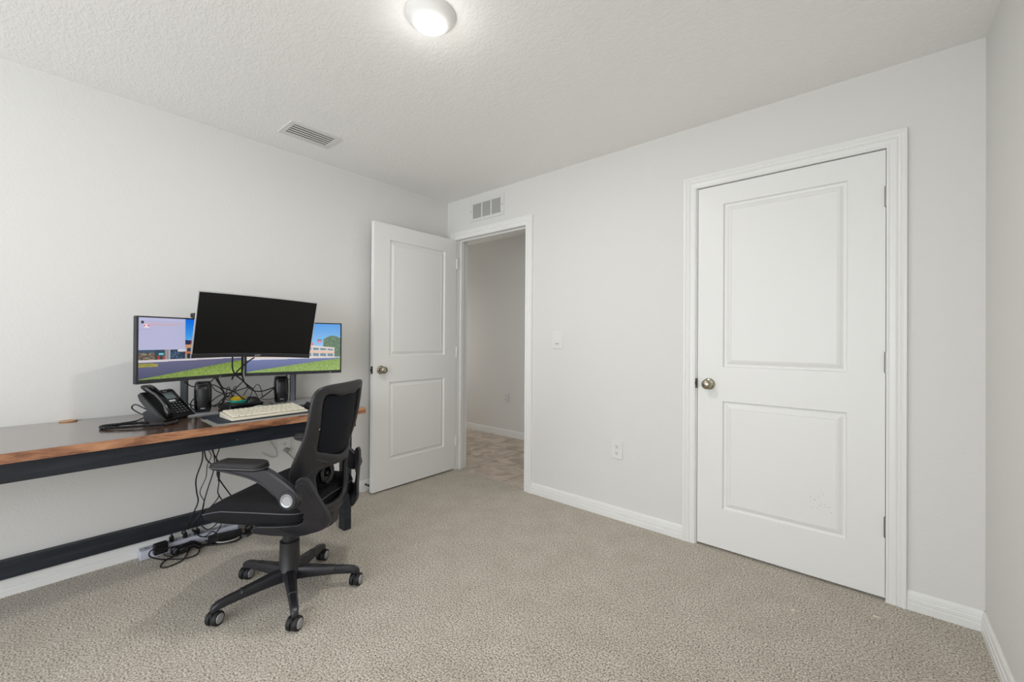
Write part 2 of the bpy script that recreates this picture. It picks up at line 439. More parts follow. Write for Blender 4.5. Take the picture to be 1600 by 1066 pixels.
for zc in (1.849, 1.089, .337):
    b = MB(); b.lathe((CX1 - ox - .002, -.007, zc - .013 - .048), (0, 0, 1), [(0, .0035), (.002, .0055), (.031, .0055), (.032, .0045), (.033, .0055), (.063, .0055), (.064, .0045), (.065, .0055), (.094, .0055), (.096, .0035)], 16)
    b.box(CX1 - ox - .008, CX1 - ox + .004, -.004, .001, zc - .013 - .045, zc - .013 + .045)
    b.build('hinge', 'steel', d2)
b = MB()
for _ in range(16):
    x = random.uniform(2.76, 2.85) - ox; z = random.uniform(.33, .42)
    b.obox((x, .0022, z), (1, 0, 0), (0, 1, 0), (0, 0, 1), random.uniform(.0006, .0016), .0005, random.uniform(.0006, .0018))
sc = b.build('scuff_marks', 'cableg', d2, smooth=0)

# entry door, swung fully into the room beside the left wall; front face looks to +x
d1 = empty('door_1', (.132, -.838, .014), PI / 2); struct(d1)   # local x -> world y, local -y -> world +x
ew, eh = .832, 2.063
door_slab(ew, eh, [(.142, .700, 1.045 - .014, 1.955 - .014), (.142, .700, .232 - .014, .843 - .014)]).build('door_panel', 'door', d1, smooth=0)
knob(d1, .064, 0, .929, (0, -1, 0)); knob(d1, .064, .035, .929, (0, 1, 0))
b = MB(); b.box(-.0015, .001, .006, .029, .900, .958); b.lathe((-.001, .0175, .929), (-1, 0, 0), [(0, .009), (.009, .008), (.010, .005)], 16)
b.build('latch', 'darkmetal', d1)
for zc in (1.85, 1.05, .25):
    b = MB(); b.lathe((ew + .004, -.004, zc - .048), (0, 0, 1), [(0, .004), (.002, .006), (.094, .006), (.096, .004)], 16)
    b.build('hinge', 'trim', d1)

# small wall-mounted things of the room
def plate(name, loc, rz, label, cat, w=.079, h=.121):
    """local -y faces the room"""
    r = empty(name, loc, rz, label, cat)
    mb = MB(); mb.prism(rrect(w, h, .006, 3), lambda a, c, t: (a, t, c), -.006, 0); mb.build('cover_plate', 'plastic_white', r, bevel=.002)
    return r
def sockets(r, mat_='plastic_white'):
    for dz in (.021, -.021):
        mb = MB(); mb.prism([(.017 * math.cos(a) if abs(math.cos(a)) < .95 else .016 * math.copysign(1, math.cos(a)), .0145 * math.sin(a)) for a in [2 * PI * i / 24 for i in range(24)]], lambda a, c, t: (a, t, c + dz), -.0085, -.005)
        s = mb.build('socket', mat_, r, bevel=.0006)
        mb = MB(); mb.box(-.0075, -.0050, -.0092, -.0080, dz - .001, dz + .008); mb.box(.0050, .0075, -.0092, -.0080, dz - .001, dz + .008)
        mb.lathe((0, -.0080, dz - .007), (0, -1, 0), [(0, .0026), (.0012, .0026)], 10)
        mb.build('socket_slots', 'hole', s)
sw = plate('light_switch', (1.2375, 0, 1.181), 0, 'white light switch plate on the wall between the hall doorway and the closet door', 'light switch', .090, .128)
mb = MB(); mb.box(-.020, .020, -.0095, -.005, -.036, .036); rk = mb.build('rocker', 'plastic_white', sw, bevel=.0015)
mb = MB(); mb.box(-.016, .016, -.0101, -.0090, -.0275, -.0245); mb.build('rocker_slot', 'vent_dark', rk, smooth=0)
o1 = plate('wall_outlet', (1.7165, 0, .458), 0, 'white double wall outlet low on the wall left of the closet door', 'wall outlet'); sockets(o1)
o2 = plate('wall_outlet', (-.425, 1.32, .470), 0, 'white double wall outlet on the hall wall seen through the doorway', 'wall outlet', .082, .110); sockets(o2)
o3 = plate('wall_outlet', (0, -1.416, .45), PI / 2, 'white wall outlet under the desk behind the office chair, grey plug in it', 'wall outlet', .082, .112); sockets(o3)
b = MB(); b.lathe((.006, -1.405, .432), (1, 0, 0), [(0, .015), (.02, .015), (.024, .011), (.03, .009)], 20)
tag(b.build('power_plug', 'cableg'), 'round grey plug in the wall outlet under the desk', 'plug')

# door stop: spring bumper on the left baseboard
ds = empty('door_stop', (.0135, -.822, .05), 0, 'small metal door stop on the left baseboard beside the open door', 'door stop')
b = MB(); b.lathe((0, 0, 0), (1, 0, 0), [(0, .008), (.003, .008), (.004, .004), (.034, .004)], 16); b.build('rod', 'darkmetal', ds)
b = MB(); b.lathe((.034, 0, 0), (1, 0, 0), [(0, .0065), (.010, .0065), (.012, .005)], 16); b.build('rubber_tip', 'rubber', ds)

# ceiling lamp
lp = empty('ceiling_lamp', (1.69, -1.546, H), 0, 'round white flush ceiling lamp, switched on', 'ceiling lamp')
b = MB(); b.lathe((0, 0, 0), (0, 0, -1), [(0, .097), (.004, .0975), (.010, .094), (.020, .086), (.030, .074), (.036, .066), (.037, .062), (.034, .061), (.02, .060), (.02, .001)], 64); b.build('lamp_housing', 'plastic_white', lp, smooth=50)
b = MB(); b.lathe((0, 0, -.030), (0, 0, -1), [(0, .060), (.004, .0605), (.008, .058), (.010, .05), (.0105, .001)], 48); b.build('lens', 'lamp', lp, smooth=60)

# ceiling register: louvres along y
cv = empty('ceiling_vent', (.3525, -1.4155, H), 0, 'white louvred air vent in the ceiling near the left wall', 'air vent')
b = MB(); X, Y = .103, .152; xi, yi = .072, .122
for x0, x1, y0, y1 in ((-X, -xi, -Y, Y), (xi, X, -Y, Y), (-xi, xi, -Y, -yi), (-xi, xi, yi, Y)): b.box(x0, x1, y0, y1, -.006, 0)
b.build('vent_frame', 'vent', cv, bevel=.002)
b = MB(); b.box(-xi, xi, -yi, yi, -.0009, -.0002); b.build('duct_opening', 'vent_dark', cv, smooth=0)
for i in range(5):
    x = -xi + .016 + i * .0285
    b = MB(); b.prism([(x + .0005, -.0035), (x - .0105, -.0062), (x - .0110, -.0052), (x - .0005, -.0022)], lambda a, c, t: (a, t, c), -yi + .001, yi - .001); b.build('louvre', 'vent', cv, smooth=0)

# return grille above the hall doorway
gv = empty('wall_vent', (.502, 0, 2.296), 0, 'white three-section air grille on the wall above the hall doorway', 'air vent')
b = MB(); w2, h2 = .200, .087
xs = [(-.163, -.062), (-.048, .048), (.062, .163)]
b.box(-w2, -.163, -.007, 0, -h2, h2); b.box(.163, w2, -.007, 0, -h2, h2); b.box(-.163, .163, -.007, 0, .062, h2); b.box(-.163, .163, -.007, 0, -h2, -.062)
b.box(-.062, -.048, -.007, 0, -.062, .062); b.box(.048, .062, -.007, 0, -.062, .062)
b.build('grille_frame', 'vent', gv, bevel=.002)
b = MB(); b.box(-.163, .163, -.0012, -.0004, -.062, .062); b.build('duct_opening', 'vent_mid', gv, smooth=0)
for x0, x1 in xs:
    b = MB()
    for i in range(14):
        z = -.058 + i * .0089
        b.prism([(-.0015, z), (-.006, z - .0035), (-.0065, z - .0025), (-.0015, z + .0015)], lambda a, c, t: (t, a, c), x0, x1)
    b.build('fin_bank', 'vent', gv, smooth=0)
for x in (-.182, .182):
    b = MB(); b.lathe((x, -.007, 0), (0, -1, 0), [(0, .004), (.0015, .003)], 12); b.build('screw', 'vent_dark', gv)

for (x, y, a, s, lb) in ((2.734, -.357, .5, .011, 'small scrap of pale lint on the carpet in front of the closet door'), (3.012, -.172, -.3, .012, 'small scrap of pale lint on the carpet near the right side of the closet door')):
    b = MB(); b.lathe((0, 0, 0), (0, 0, 1), [(0, s), (.002, s), (.0035, s * .6), (.004, .0)], 9)
    o = b.build('lint_scrap', 'lint'); o.location = (x, y, 0); o.scale = (1, .45, 1); o.rotation_euler = (0, 0, a); tag(o, lb, 'lint')

# ---------------------------------------------------------------- desk
DZ = .770
dk = empty('desk', (.345, -2.3, 0), 0, 'long narrow desk with varnished brown wooden top and blue-black stained frame along the left wall', 'desk')
def DL(mb_, name, m, **k):
    o = mb_.build(name, m, dk, **k); o.location = (-.345, 2.3, 0); return o
b = MB(); b.box(.004, .684, -3.55, -1.226, DZ - .036, DZ); DL(b, 'tabletop', 'desktop', bevel=.0015, smooth=0)
b = MB(); b.box(.6842, .690, -3.55, -1.222, DZ - .036, DZ); b.box(.004, .6842, -1.2258, -1.222, DZ - .036, DZ); DL(b, 'wood_edging', 'deskedge', bevel=.0012, smooth=0)
b = MB(); b.box(.562, .600, -3.5, -1.235, .645, DZ - .036); DL(b, 'apron', 'darkwood', bevel=.002, smooth=0)
b = MB(); b.lathe((.6005, -2.205, .687), (1, 0, 0), [(0, .004), (.0005, .004)], 10); DL(b, 'knot_hole', 'hole')
b = MB(); b.lathe((.6005, -1.868, .676), (1, 0, 0), [(0, .0022), (.0005, .0022)], 8); DL(b, 'screw_head', 'silver')
b = MB(); b.box(.0, .038, -3.5, -1.25, .088, .170); DL(b, 'lower_rail', 'darkwood', bevel=.002, smooth=0)
b = MB(); b.box(.0, .038, -3.5, -1.25, .645, DZ - .036); DL(b, 'wall_rail', 'darkwood', bevel=.002, smooth=0)
for y in (-1.272, -3.45):
    b = MB(); b.box(.468, .540, y, y + .044, 0, DZ - .036); DL(b, 'leg', 'darkwood', bevel=.002, smooth=0)
    b = MB(); b.box(.0, .562, y, y + .044, .66, DZ - .036); DL(b, 'cross_bar', 'darkwood', bevel=.002, smooth=0)
b = MB(); b.prism([(.024 * math.cos(a) , .032 * math.sin(a)) for a in [2 * PI * i / 20 for i in range(20)]], lambda a, c, t: (.030 + a, -2.418 + c, t), DZ, DZ + .006)
tag(b.build('wood_offcut', 'tan', bevel=.001), 'small flat tan wooden piece lying on the desk against the wall, left of the phone', 'wood piece')

# grey pad, dark mat, keyboard, mouse
b = MB(); b.prism(rrect(.235, .64, .012), lambda a, c, t: (.570 + a, -1.665 + c, t), DZ, DZ + .0012)
tag(b.build('desk_pad', 'pad', smooth=0), 'thin pale grey pad on the desk front edge, under the dark mat and keyboard', 'desk pad')
b = MB(); b.prism(rrect(.285, .60, .022), lambda a, c, t: (.497 + a, -1.660 + c, t), DZ + .0012, DZ + .0042)
tag(b.build('desk_mat', 'mat', smooth=0), 'dark blue-grey rubber desk mat lying under the cream keyboard', 'desk mat')

kx, ky = .542, -1.720      # keyboard centre
kb = empty('keyboard', (kx, ky, DZ + .0042), .03, 'cream-coloured keyboard on the dark desk mat in front of the monitors', 'keyboard')
b = MB(); kt = [(-.088, .001), (.088, .001), (.088, .010), (.070, .013), (-.084, .028), (-.088, .026)]
b.prism(kt, lambda a, c, t: (a, t, c), -.185, .185); b.build('keyboard_case', 'cream', kb, bevel=.003)
ktilt = Vector((.154, 0, -.015)).normalized(); kn = Vector((.015, 0, .154)).normalized()
nk = 0
for row in range(5):
    xr = -.066 + row * .0300
    zc = .028 - (xr + .084) * .0974 + .002
    y = -.176
    widths = [[1] * 15, [1.5] + [1] * 12 + [1.5], [1.75] + [1] * 11 + [2.25], [2.25] + [1] * 10 + [2.75], [1.25, 1.25, 1.25, 6.0, 1.25, 1.25, 1.25, 1.5]][row]
    un = .352 / sum(widths)
    for wk in widths:
        ww = wk * un
        mb = MB()
        c = Vector((xr, y + ww / 2, zc + .0035)); hx, hy = .0122, ww / 2 - .0012
        r0 = [c + ktilt * (i * hx) + Vector((0, 1, 0)) * (j * hy) - kn * .003 for i, j in ((-1, -1), (1, -1), (1, 1), (-1, 1))]
        r1 = [c + ktilt * (i * (hx - .0022)) + Vector((0, 1, 0)) * (j * (hy - .0018)) + kn * .0035 for i, j in ((-1, -1), (1, -1), (1, 1), (-1, 1))]
        mb.loft([r0, r1]); mb.build('key', 'creamkey', kb, smooth=0); y += ww

def mouse(name, loc, rz, label, L=.105, wd=.060, hh=.034):
    r = empty(name, loc, rz, label, 'mouse')
    mb = MB(); rings = []
    for t in (0, .25, .5, .75, .92, 1.0):
        sc = math.sqrt(max(0, 1 - t * t)) if t > .3 else 1 - .05 * t
        sc = max(sc, .02)
        rings.append([(math.cos(a) * L / 2 * sc, (abs(math.sin(a)) ** .85) * math.copysign(1, math.sin(a)) * wd / 2 * sc * (1 - .12 * math.cos(a)), hh * t) for a in [2 * PI * i / 28 for i in range(28)]])
    mb.loft(rings); mb.build('mouse_shell', 'black', r, smooth=80)
    mb = MB(); mb.lathe((-L * .28, -.0035, hh * .72), (0, 1, 0), [(0, .010), (.007, .010)], 16); mb.build('scroll_wheel', 'rubber', r)
    return r
mouse('computer_mouse', (.500, -1.463, DZ + .0042), .3, 'black computer mouse on the dark mat beside the right end of the cream keyboard')

# ---------------------------------------------------------------- monitors
def screen_mesh(name, w, h, fn, parent, nx=320, ny=184, xo=0.0):
    """picture on the display: emission read from a colour attribute; local x right, z up, faces -y"""
    me = bpy.data.meshes.new(name)
    v = [(-w / 2 + w * i / nx, xo, -h / 2 + h * j / ny) for j in range(ny + 1) for i in range(nx + 1)]
    f = [(j * (nx + 1) + i, j * (nx + 1) + i + 1, (j + 1) * (nx + 1) + i + 1, (j + 1) * (nx + 1) + i) for j in range(ny) for i in range(nx)]
    me.from_pydata(v, [], f)
    at_ = me.color_attributes.new('display', 'FLOAT_COLOR', 'CORNER')
    k = 0
    for j in range(ny):
        for i in range(nx):
            c = lin(fn((i + .5) / nx, (j + .5) / ny))
            for q in range(4): at_.data[k].color = (*c, 1); k += 1
    m = bpy.data.materials.new(name + '_display'); m.use_nodes = True; nt = m.node_tree
    bs = nt.nodes['Principled BSDF']; bs.inputs['Base Color'].default_value = (.01, .01, .01, 1); bs.inputs['Roughness'].default_value = .35
    a = nt.nodes.new('ShaderNodeAttribute'); a.attribute_name = 'display'
    nt.links.new(a.outputs['Color'], bs.inputs['Emission Color']); bs.inputs['Emission Strength'].default_value = .95
    me.materials.append(m)
    o = bpy.data.objects.new(name, me); C.objects.link(o); o.parent = parent
    return o

def hsh(a, b_=0): 
    x = math.sin(a * 127.1 + b_ * 311.7) * 43758.5453
    return x - math.floor(x)
def mixc(a, b_, t): return tuple(x + (y - x) * max(0, min(1, t)) for x, y in zip(a, b_))
def campus_left(u, v):
    t = 1 - v
    # lawn rising to the right, road, kerb, building, sky, pale message window
    lawn = .015 + .30 * min(1, u / .95) ** .8
    lawn = .01 + .24 * u
    if v < lawn:
        return mixc((98, 124, 50), (156, 178, 92), hsh(int(u * 90), int(v * 60)) * .6 + .4 * (lawn - v) / .2)
    if v < .275 + .02 * u:
        if v > .20 and u < .16 and v < .262 - .3 * max(0, u - .10): return mixc((176, 150, 70), (120, 134, 58), hsh(int(u * 80), int(v * 60)))
        return mixc((72, 74, 104), (98, 98, 130), v / .3)
    if v < .315: return (206, 200, 204)
    if t < .52 and u < .40:
        if .055 < t < .10 and .02 < u < .04: return (40, 36, 48)
        if .085 < t < .105 and .045 < u < .34: return (205, 170, 180)
        if .11 < t < .118 and .055 < u < .30: return (196, 168, 178)
        if .105 < t < .165 and .045 < u < .085:
            return (200, 60, 60) if .12 < t < .14 and hsh(int(u * 150)) > .3 else (236, 222, 230)
        if .19 < t < .195 and u < .10: return (160, 160, 190)
        if t < .045: return (186, 186, 220)
        return (181, 181, 213)
    if u > .40 and t < .34:
        return mixc((6, 104, 222), (70, 160, 232), t / .34)
    if u > .40 and t < .36 + .1 * (u - .4): return (232, 232, 240) if u > .55 else (110, 170, 225)
    if u >= .40:
        if t < .44: return (30, 50, 78) if (int(u * 40) % 3) else (150, 60, 80)
        if t < .50: return (196, 148, 110)
        if t < .56: return (36, 58, 84) if int(u * 60) % 4 else (190, 180, 172)
        if t < .60: return (190, 110, 60)
        return (34, 44, 58) if int(u * 50) % 5 else (150, 140, 130)
    if .255 < u < .262 or .33 < u < .40 and t < .56: return (208, 204, 210)
    if u > .262: return (34, 50, 74) if hsh(int(u * 60), int(t * 40)) > .3 else (60, 90, 120)
    if u > .215: return (150, 146, 150) if int(u * 120) % 2 else (120, 118, 124)
    if u > .13:
        if .575 < t < .61 and .165 < u < .205: return (110, 190, 205)
        if t > .62 and hsh(int(u * 70)) > .7: return (170, 50, 50)
        return (28, 62, 80) if t < .62 else (52, 56, 60)
    if t < .57: return (50, 72, 98)
    return mixc((66, 58, 52), (150, 132, 110), hsh(int(u * 60), int(t * 36)))
def campus_right(u, v):
    t = 1 - v
    lawn = .02 + .24 * max(0, u - .02) ** .9
    if v < lawn: return mixc((118, 146, 70), (164, 190, 116), hsh(int(u * 90), int(v * 60)) * .7 + .3 * (lawn - v) / .2)
    if v < .25 + .02 * u: return mixc((88, 98, 140), (120, 130, 172), v / .3)
    if v < .29: return (214, 212, 220)
    bt = .49 + .10 * max(0, .95 - u) * -.6
    if u < .93 and t > bt - .12 * (.93 - u) + .02:
        if t < bt - .12 * (.93 - u) + .055: return (226, 214, 206)
        tt = (t - bt) / .23
        if .16 < tt < .36 or .66 < tt < .92: return (112, 142, 158) if int(u * 60) % 5 else (214, 205, 200)
        if .5 < tt < .62: return (226, 190, 168)
        return (224, 204, 190)
    if (.80 < u and t > .33 - .08 * math.sin((u - .8) * 14)) : 
        return mixc((84, 112, 92), (120, 142, 118), hsh(int(u * 70), int(t * 60)))
    if .73 < u < .78 and .33 < t < .40: return (220, 140, 150) if t > .36 else (110, 116, 150)
    if .62 < u < .69 and t > .40: return (214, 140, 140)
    return mixc((88, 158, 228), (150, 198, 238), t / .5)

def side_monitor(name, c, az, fn, label, stand_y, xo_=0):
    """c = panel centre; az = direction the front faces (0 = +x)"""
    r = empty(name, (.14, stand_y, DZ), 0, label, 'monitor', 'monitors with pictures on the desk')
    rz = az + PI / 2       # local -y faces az
    off = (c[0] - .14, c[1] - stand_y, c[2] - DZ)
    def place(o): o.location = off; o.rotation_euler = (0, 0, rz); return o
    w, h = .540, .325
    mb = MB(); mb.prism(rrect(w, h, .004, 2), lambda a, q, t: (a, t, q), .0, .022); mb.prism(rrect(w * .62, h * .6, .02, 3), lambda a, q, t: (a, t, q), .022, .045)
    pn = place(mb.build('monitor_housing', 'bezel', r, bevel=.0015))
    s = screen_mesh('screen', w - .018, h - .026, fn, r, xo=-.0007); place(s)
    mx = Matrix.Rotation(rz, 4, 'Z'); s.location = Vector(off) + mx @ Vector((0, 0, .006))
    mb = MB(); mb.lathe((.135 if c[1] < -1.7 else .2, -.001, -h / 2 + .0065), (0, -1, 0), [(0, .0028), (.001, .0028)], 10); place(mb.build('power_light', 'keymark', r))
    back = Vector(off) + mx @ Vector((0, .040, 0))
    # stand: flat pole with a dark side, neck and flat rectangular foot
    zt = c[2] - DZ + .03
    mb = MB(); mb.box(-.006, .006, -.018, .009, .006, zt); mb.build('pole', 'standgrey', r, bevel=.001)
    mb = MB(); mb.box(-.006, .0065, .009, .017, .006, zt); mb.build('pole_edge', 'standdark', r)
    mb = MB(); n0 = Vector((0, 0, zt - .03)); dvec = back - n0; dvec.z = 0
    mb.tube([n0, n0 + dvec + Vector((0, 0, 0))], .02, 12, 0); mb.build('neck', 'standdark', r)
    mb = MB(); mb.prism(rrect(.215, .245, .006, 3), lambda a, q, t: (.050 + a, q, t), 0, .0065); mb.build('stand_base', 'basesilver', r, bevel=.001)
    return r
side_monitor('monitor', (.269, -1.968, 1.121), math.radians(21.8), campus_left, 'left monitor, its screen showing a pale message window over a campus picture', -1.988)
side_monitor('monitor', (.271, -1.455, 1.119), math.radians(-13.3), campus_right, 'right monitor, its screen showing blue sky, a building and green lawn', -1.420)

# the middle monitor: curved, off, leaning forward
mm = empty('monitor', (.02, -1.70, 1.33), 0, 'large curved middle monitor with a black switched-off screen, raised above the other two', 'monitor')
mw, mh, sag = .611, .354, .030
mcen = Vector((.355, -1.688, 1.238))
az, pt, ro = math.radians(1.5), math.radians(-13.2), math.radians(-1.7)
mn = Vector((math.cos(az) * math.cos(pt), math.sin(az) * math.cos(pt), math.sin(pt)))
mxr = Vector((-math.sin(az), math.cos(az), 0)); myu = mn.cross(mxr)
mX = mxr * math.cos(ro) + myu * math.sin(ro); mY = -mxr * math.sin(ro) + myu * math.cos(ro)
def mp_(a, q, d): # a across, q up, d toward viewer; curved panel, corners at d=0
    e = sag * ((2 * a / mw) ** 2 - 1)
    return mcen + mX * a + mY * q + mn * (d + e) - Vector((.02, -1.70, 1.33))
def curved(name, m, a0, a1, q0, q1, d0, d1, parent, n=24, **k):
    mb = MB()
    mb.loft([[mp_(a0 + (a1 - a0) * i / n, q, d) for q, d in ((q0, d0), (q1, d0), (q1, d1), (q0, d1))] for i in range(n + 1)])
    return mb.build(name, m, parent, **k)
hs = curved('monitor_housing', 'bezelsilver', -mw / 2, mw / 2, -mh / 2, mh / 2, -.016, -.001, mm)
curved('back_cover', 'bezel', -mw * .42, mw * .42, -mh * .4, mh * .4, -.045, -.016, mm)
curved('screen', 'screenoff', -mw / 2 + .004, mw / 2 - .004, -mh / 2 + .022, mh / 2 - .005, -.001, .0006, mm)
bz = curved('bottom_bezel', 'bezel', -mw / 2 + .001, mw / 2 - .001, -mh / 2, -mh / 2 + .021, -.010, .0012, mm)
# maker's lettering on the bottom bezel
fc = bpy.data.curves.new('brand_lettering', 'FONT'); fc.body = 'acer'; fc.size = .018; fc.extrude = .0002; fc.align_x = 'CENTER'; fc.align_y = 'CENTER'
_tmp = bpy.data.objects.new('text_tmp', fc)
_me = bpy.data.meshes.new_from_object(_tmp); bpy.data.objects.remove(_tmp)
_me.materials.clear(); _me.materials.append(M['keymark'])
fo = bpy.data.objects.new('brand_lettering', _me); C.objects.link(fo)
R3 = Matrix((mX, mY, mn)).transposed().to_4x4(); R3.translation = mp_(0.018, -mh / 2 + .0115, .0016)
fo.matrix_basis = R3; fo.parent = bz
mb = MB()
c0 = mp_(0, .04, -.050); mb.tube([c0, c0 + Vector((-.09, 0, .07)), Vector((.03, 0, .03))], .018, 12, 5); mb.build('wall_arm', 'standdark', mm)
mb = MB(); mb.prism(rrect(.10, .12, .01), lambda a, q, t: (t, a, q + .03), -.02, -.008); mb.build('wall_bracket', 'standdark', mm, bevel=.002)

# webcam on the left monitor
wc = empty('webcam', (.240, -1.951, 1.2835), math.radians(21.8) + PI / 2, 'small black webcam perched on top of the left monitor', 'webcam')
b = MB(); b.prism(rrect(.062, .026, .008, 4), lambda a, c, t: (a, t, c + .016), -.012, .016); b.build('camera_body', 'blackgloss', wc, bevel=.002)
b = MB(); b.lathe((0, -.012, .016), (0, -1, 0), [(0, .009), (.003, .009), (.003, .006), (.001, .005)], 20); b.build('lens', 'black', wc)
b = MB(); b.box(-.018, .018, -.006, .018, .0, .005); b.build('clip', 'black', wc)

# speakers
def speaker(loc, rz, label):
    r = empty('speaker', loc, rz, label, 'speaker', 'small black desk speakers')
    mb = MB(); rings = []
    for z, s in ((0, .80), (.006, .86), (.02, .94), (.07, 1.0), (.12, .99), (.150, .93), (.160, .85), (.165, .70)):
        rings.append([(x * s, y * s + (.004 if z > .1 else 0), z) for x, y in rrect(.080, .088, .024, 6)])
    mb.loft(rings); mb.build('speaker_body', 'blackgloss', r, smooth=50)
    mb = MB(); rings = []
    for z, s in ((.012, .84), (.03, .95), (.07, 1.0), (.12, .98), (.148, .86)):
        rings.append([(math.sin(a) * .028 * s, -.0445 * s + (1 - math.cos(a)) * .012 - .0015, z) for a in [(-1 + 2 * i / 10) for i in range(11)]])
    mb.loft(rings, cap=False, closed=False); mb.build('front_grille', 'black', r, smooth=50, solid=.002)
    mb = MB(); mb.prism(rrect(.020, .005, .002, 3), lambda a, q, t: (a, t, q + .022), -.046, -.0425); mb.build('badge', 'silver', r)
    return r
speaker((.205, -1.918, DZ + .0065), PI / 2 - .25, 'small black desk speaker between the phone and the black box')
speaker((.135, -1.490, DZ + .0065), PI / 2 - .25, 'small black desk speaker under the right monitor, right of the black box')

# black flat box with things on top
dbx = empty('docking_box', (.175, -1.725, DZ), .12, 'flat black box on the desk behind the cream keyboard', 'docking station')
b = MB(); b.prism(rrect(.150, .185, .010, 3), lambda a, c, t: (a, c, t), .003, .033); b.build('box_housing', 'black', dbx, bevel=.002)
b = MB(); b.box(.0745, .0765, -.086, .086, .007, .028); b.build('front_panel', 'blackgloss', dbx, bevel=.001)
mouse('computer_mouse', (.190, -1.668, DZ + .033), 1.9, 'spare black computer mouse lying on top of the flat black box', .085, .056, .030)
def coil(name, m, c, rx, ry, turns, rad, label, cat, rise=.004):
    mb = MB(); n = int(turns * 14)
    mb.tube([(c[0] + rx * math.cos(2 * PI * i / 14) * (1 - .12 * math.sin(i)), c[1] + ry * math.sin(2 * PI * i / 14), c[2] + rad + rise * i / 14) for i in range(n)], rad, 7, 2)
    return tag(mb.build(name, m, smooth=60), label, cat)
coil('network_cable', 'teal', (.190, -1.745, DZ + .033), .030, .040, 3.4, .0028, 'coiled teal cable on the flat black box, in front of the yellow one', 'cable')
coil('network_cable', 'yellow', (.150, -1.733, DZ + .036), .022, .038, 4.2, .0035, 'coiled yellow cable at the back of the flat black box', 'cable', .006)

# ---------------------------------------------------------------- desk phone
pu = Vector((.78, .62, 0)).normalized(); pr = Vector((-pu.y, pu.x, 0))
ph = empty('desk_phone', (.387, -2.111, DZ), math.atan2(pu.y, pu.x) + PI / 2, 'black office desk phone with a grey display, handset on its left side', 'telephone')
# local: x = phone's right, y = toward the back, z = up
def P_(x, s, n):  # point on the sloping face: x across, s up the slope, n out of the face
    a = math.radians(46)
    return (x, .012 + s * math.cos(a) - n * math.sin(a), .012 + s * math.sin(a) + n * math.cos(a))
b = MB(); prof = [(.006, .000), (.000, .008), (.008, .014), (.128, .138), (.136, .140), (.146, .132), (.136, .108), (.092, .058), (.118, .046), (.108, .000)]
rings = []
for x, s in ((.000, .92), (.004, .98), (.010, 1.0), (.180, 1.0), (.187, .98), (.190, .92)):
    rings.append([(x, .07 + (a - .07) * s, .0 + q * s) for a, q in prof])
b.loft(rings); b.build('phone_body', 'black', ph, smooth=30)
b = MB(); b.prism(rrect(.115, .158, .010, 4), lambda a, c, t: P_(.128 + a, .090 + c, t), .0, .006); b.build('face_plate', 'blackgloss', ph, bevel=.002)
b = MB(); b.prism(rrect(.066, .040, .003, 3), lambda a, c, t: P_(.128 + a, .130 + c, t), .005, .0072); b.build('display', 'lcd', ph)
b = MB(); b.prism(rrect(.036, .011, .001, 2), lambda a, c, t: P_(.124 + a, .096 + c, t), .005, .0072); b.build('paper_label', 'label', ph)
b = MB(); b.prism(rrect(.024, .004, .001, 2), lambda a, c, t: P_(.128 + a, .160 + c, t), .005, .0068); b.build('maker_badge', 'keymark', ph)
for rr in range(5):
    for cc in range(4):
        x, s_ = .094 + cc * .0205, .079 - rr * .0148
        mb = MB(); mb.prism(rrect(.0155, .0095, .003, 3), lambda a, c, t: P_(x + a, s_ + c, t), .005, .0088)
        kk = mb.build('phone_key', 'keygrey', ph, bevel=.0006)
        mb = MB(); mb.prism(rrect(.006, .0028, .0006, 1), lambda a, c, t: P_(x + a, s_ + c, t), .0088, .0091); mb.build('key_mark', 'keymark', kk, smooth=0)
# handset
b = MB(); rings = []
for s_, n, w_, t_ in ((-.004, .012, .030, .010), (.000, .014, .040, .022), (.012, .020, .046, .032), (.034, .027, .043, .030), (.055, .036, .037, .022), (.090, .040, .034, .020), (.125, .039, .036, .020), (.150, .034, .042, .028), (.175, .028, .046, .034), (.194, .022, .044, .028), (.204, .017, .034, .014)):
    rings.append([P_(.034 + a, s_, n + c) for a, c in rrect(w_, t_, min(w_, t_) * .38, 5)])
b.loft(rings); b.build('handset', 'blackgloss', ph, smooth=60)
# cord: coiled loop lying on the desk plus the straight leads
inv = (Matrix.Translation(Vector((.387, -2.111, DZ))) @ Matrix.Rotation(math.atan2(pu.y, pu.x) + PI / 2, 4, 'Z')).inverted()
loop = [(.44, -2.075), (.475, -2.09), (.500, -2.14), (.490, -2.20), (.455, -2.27), (.410, -2.325), (.375, -2.335), (.350, -2.315), (.352, -2.27), (.372, -2.22), (.385, -2.17)]
Q = [Vector(loop[0]) * 2 - Vector(loop[1])] + [Vector(p) for p in loop] + [Vector(loop[-1])]
dense = []
for i in range(1, len(Q) - 2):
    for k in range(90):
        t = k / 90; a, bb_, c, d = Q[i - 1], Q[i], Q[i + 1], Q[i + 2]
        dense.append(0.5 * (2 * bb_ + (c - a) * t + (2 * a - 5 * bb_ + 4 * c - d) * t * t + (3 * bb_ - a - 3 * c + d) * t ** 3))
hel = []
for i, p in enumerate(dense):
    dd = (dense[min(i + 1, len(dense) - 1)] - dense[max(0, i - 1)]); dd = dd.normalized() if dd.length else Vector((1, 0))
    nn = Vector((-dd.y, dd.x)); th = i * 1.3
    hel.append(inv @ Vector((p.x + nn.x * .0062 * math.cos(th), p.y + nn.y * .0062 * math.cos(th), DZ + .0080 + .0062 * math.sin(th))))
b = MB(); b.tube(hel, .0014, 4, 0); b.build('coiled_cord', 'black', ph)
b = MB(); b.tube([inv @ Vector(p) for p in ((.30, -2.16, DZ + .03), (.27, -2.20, DZ + .004), (.30, -2.26, DZ + .004), (.34, -2.30, DZ + .006))], .0035, 8); b.build('handset_lead', 'black', ph)
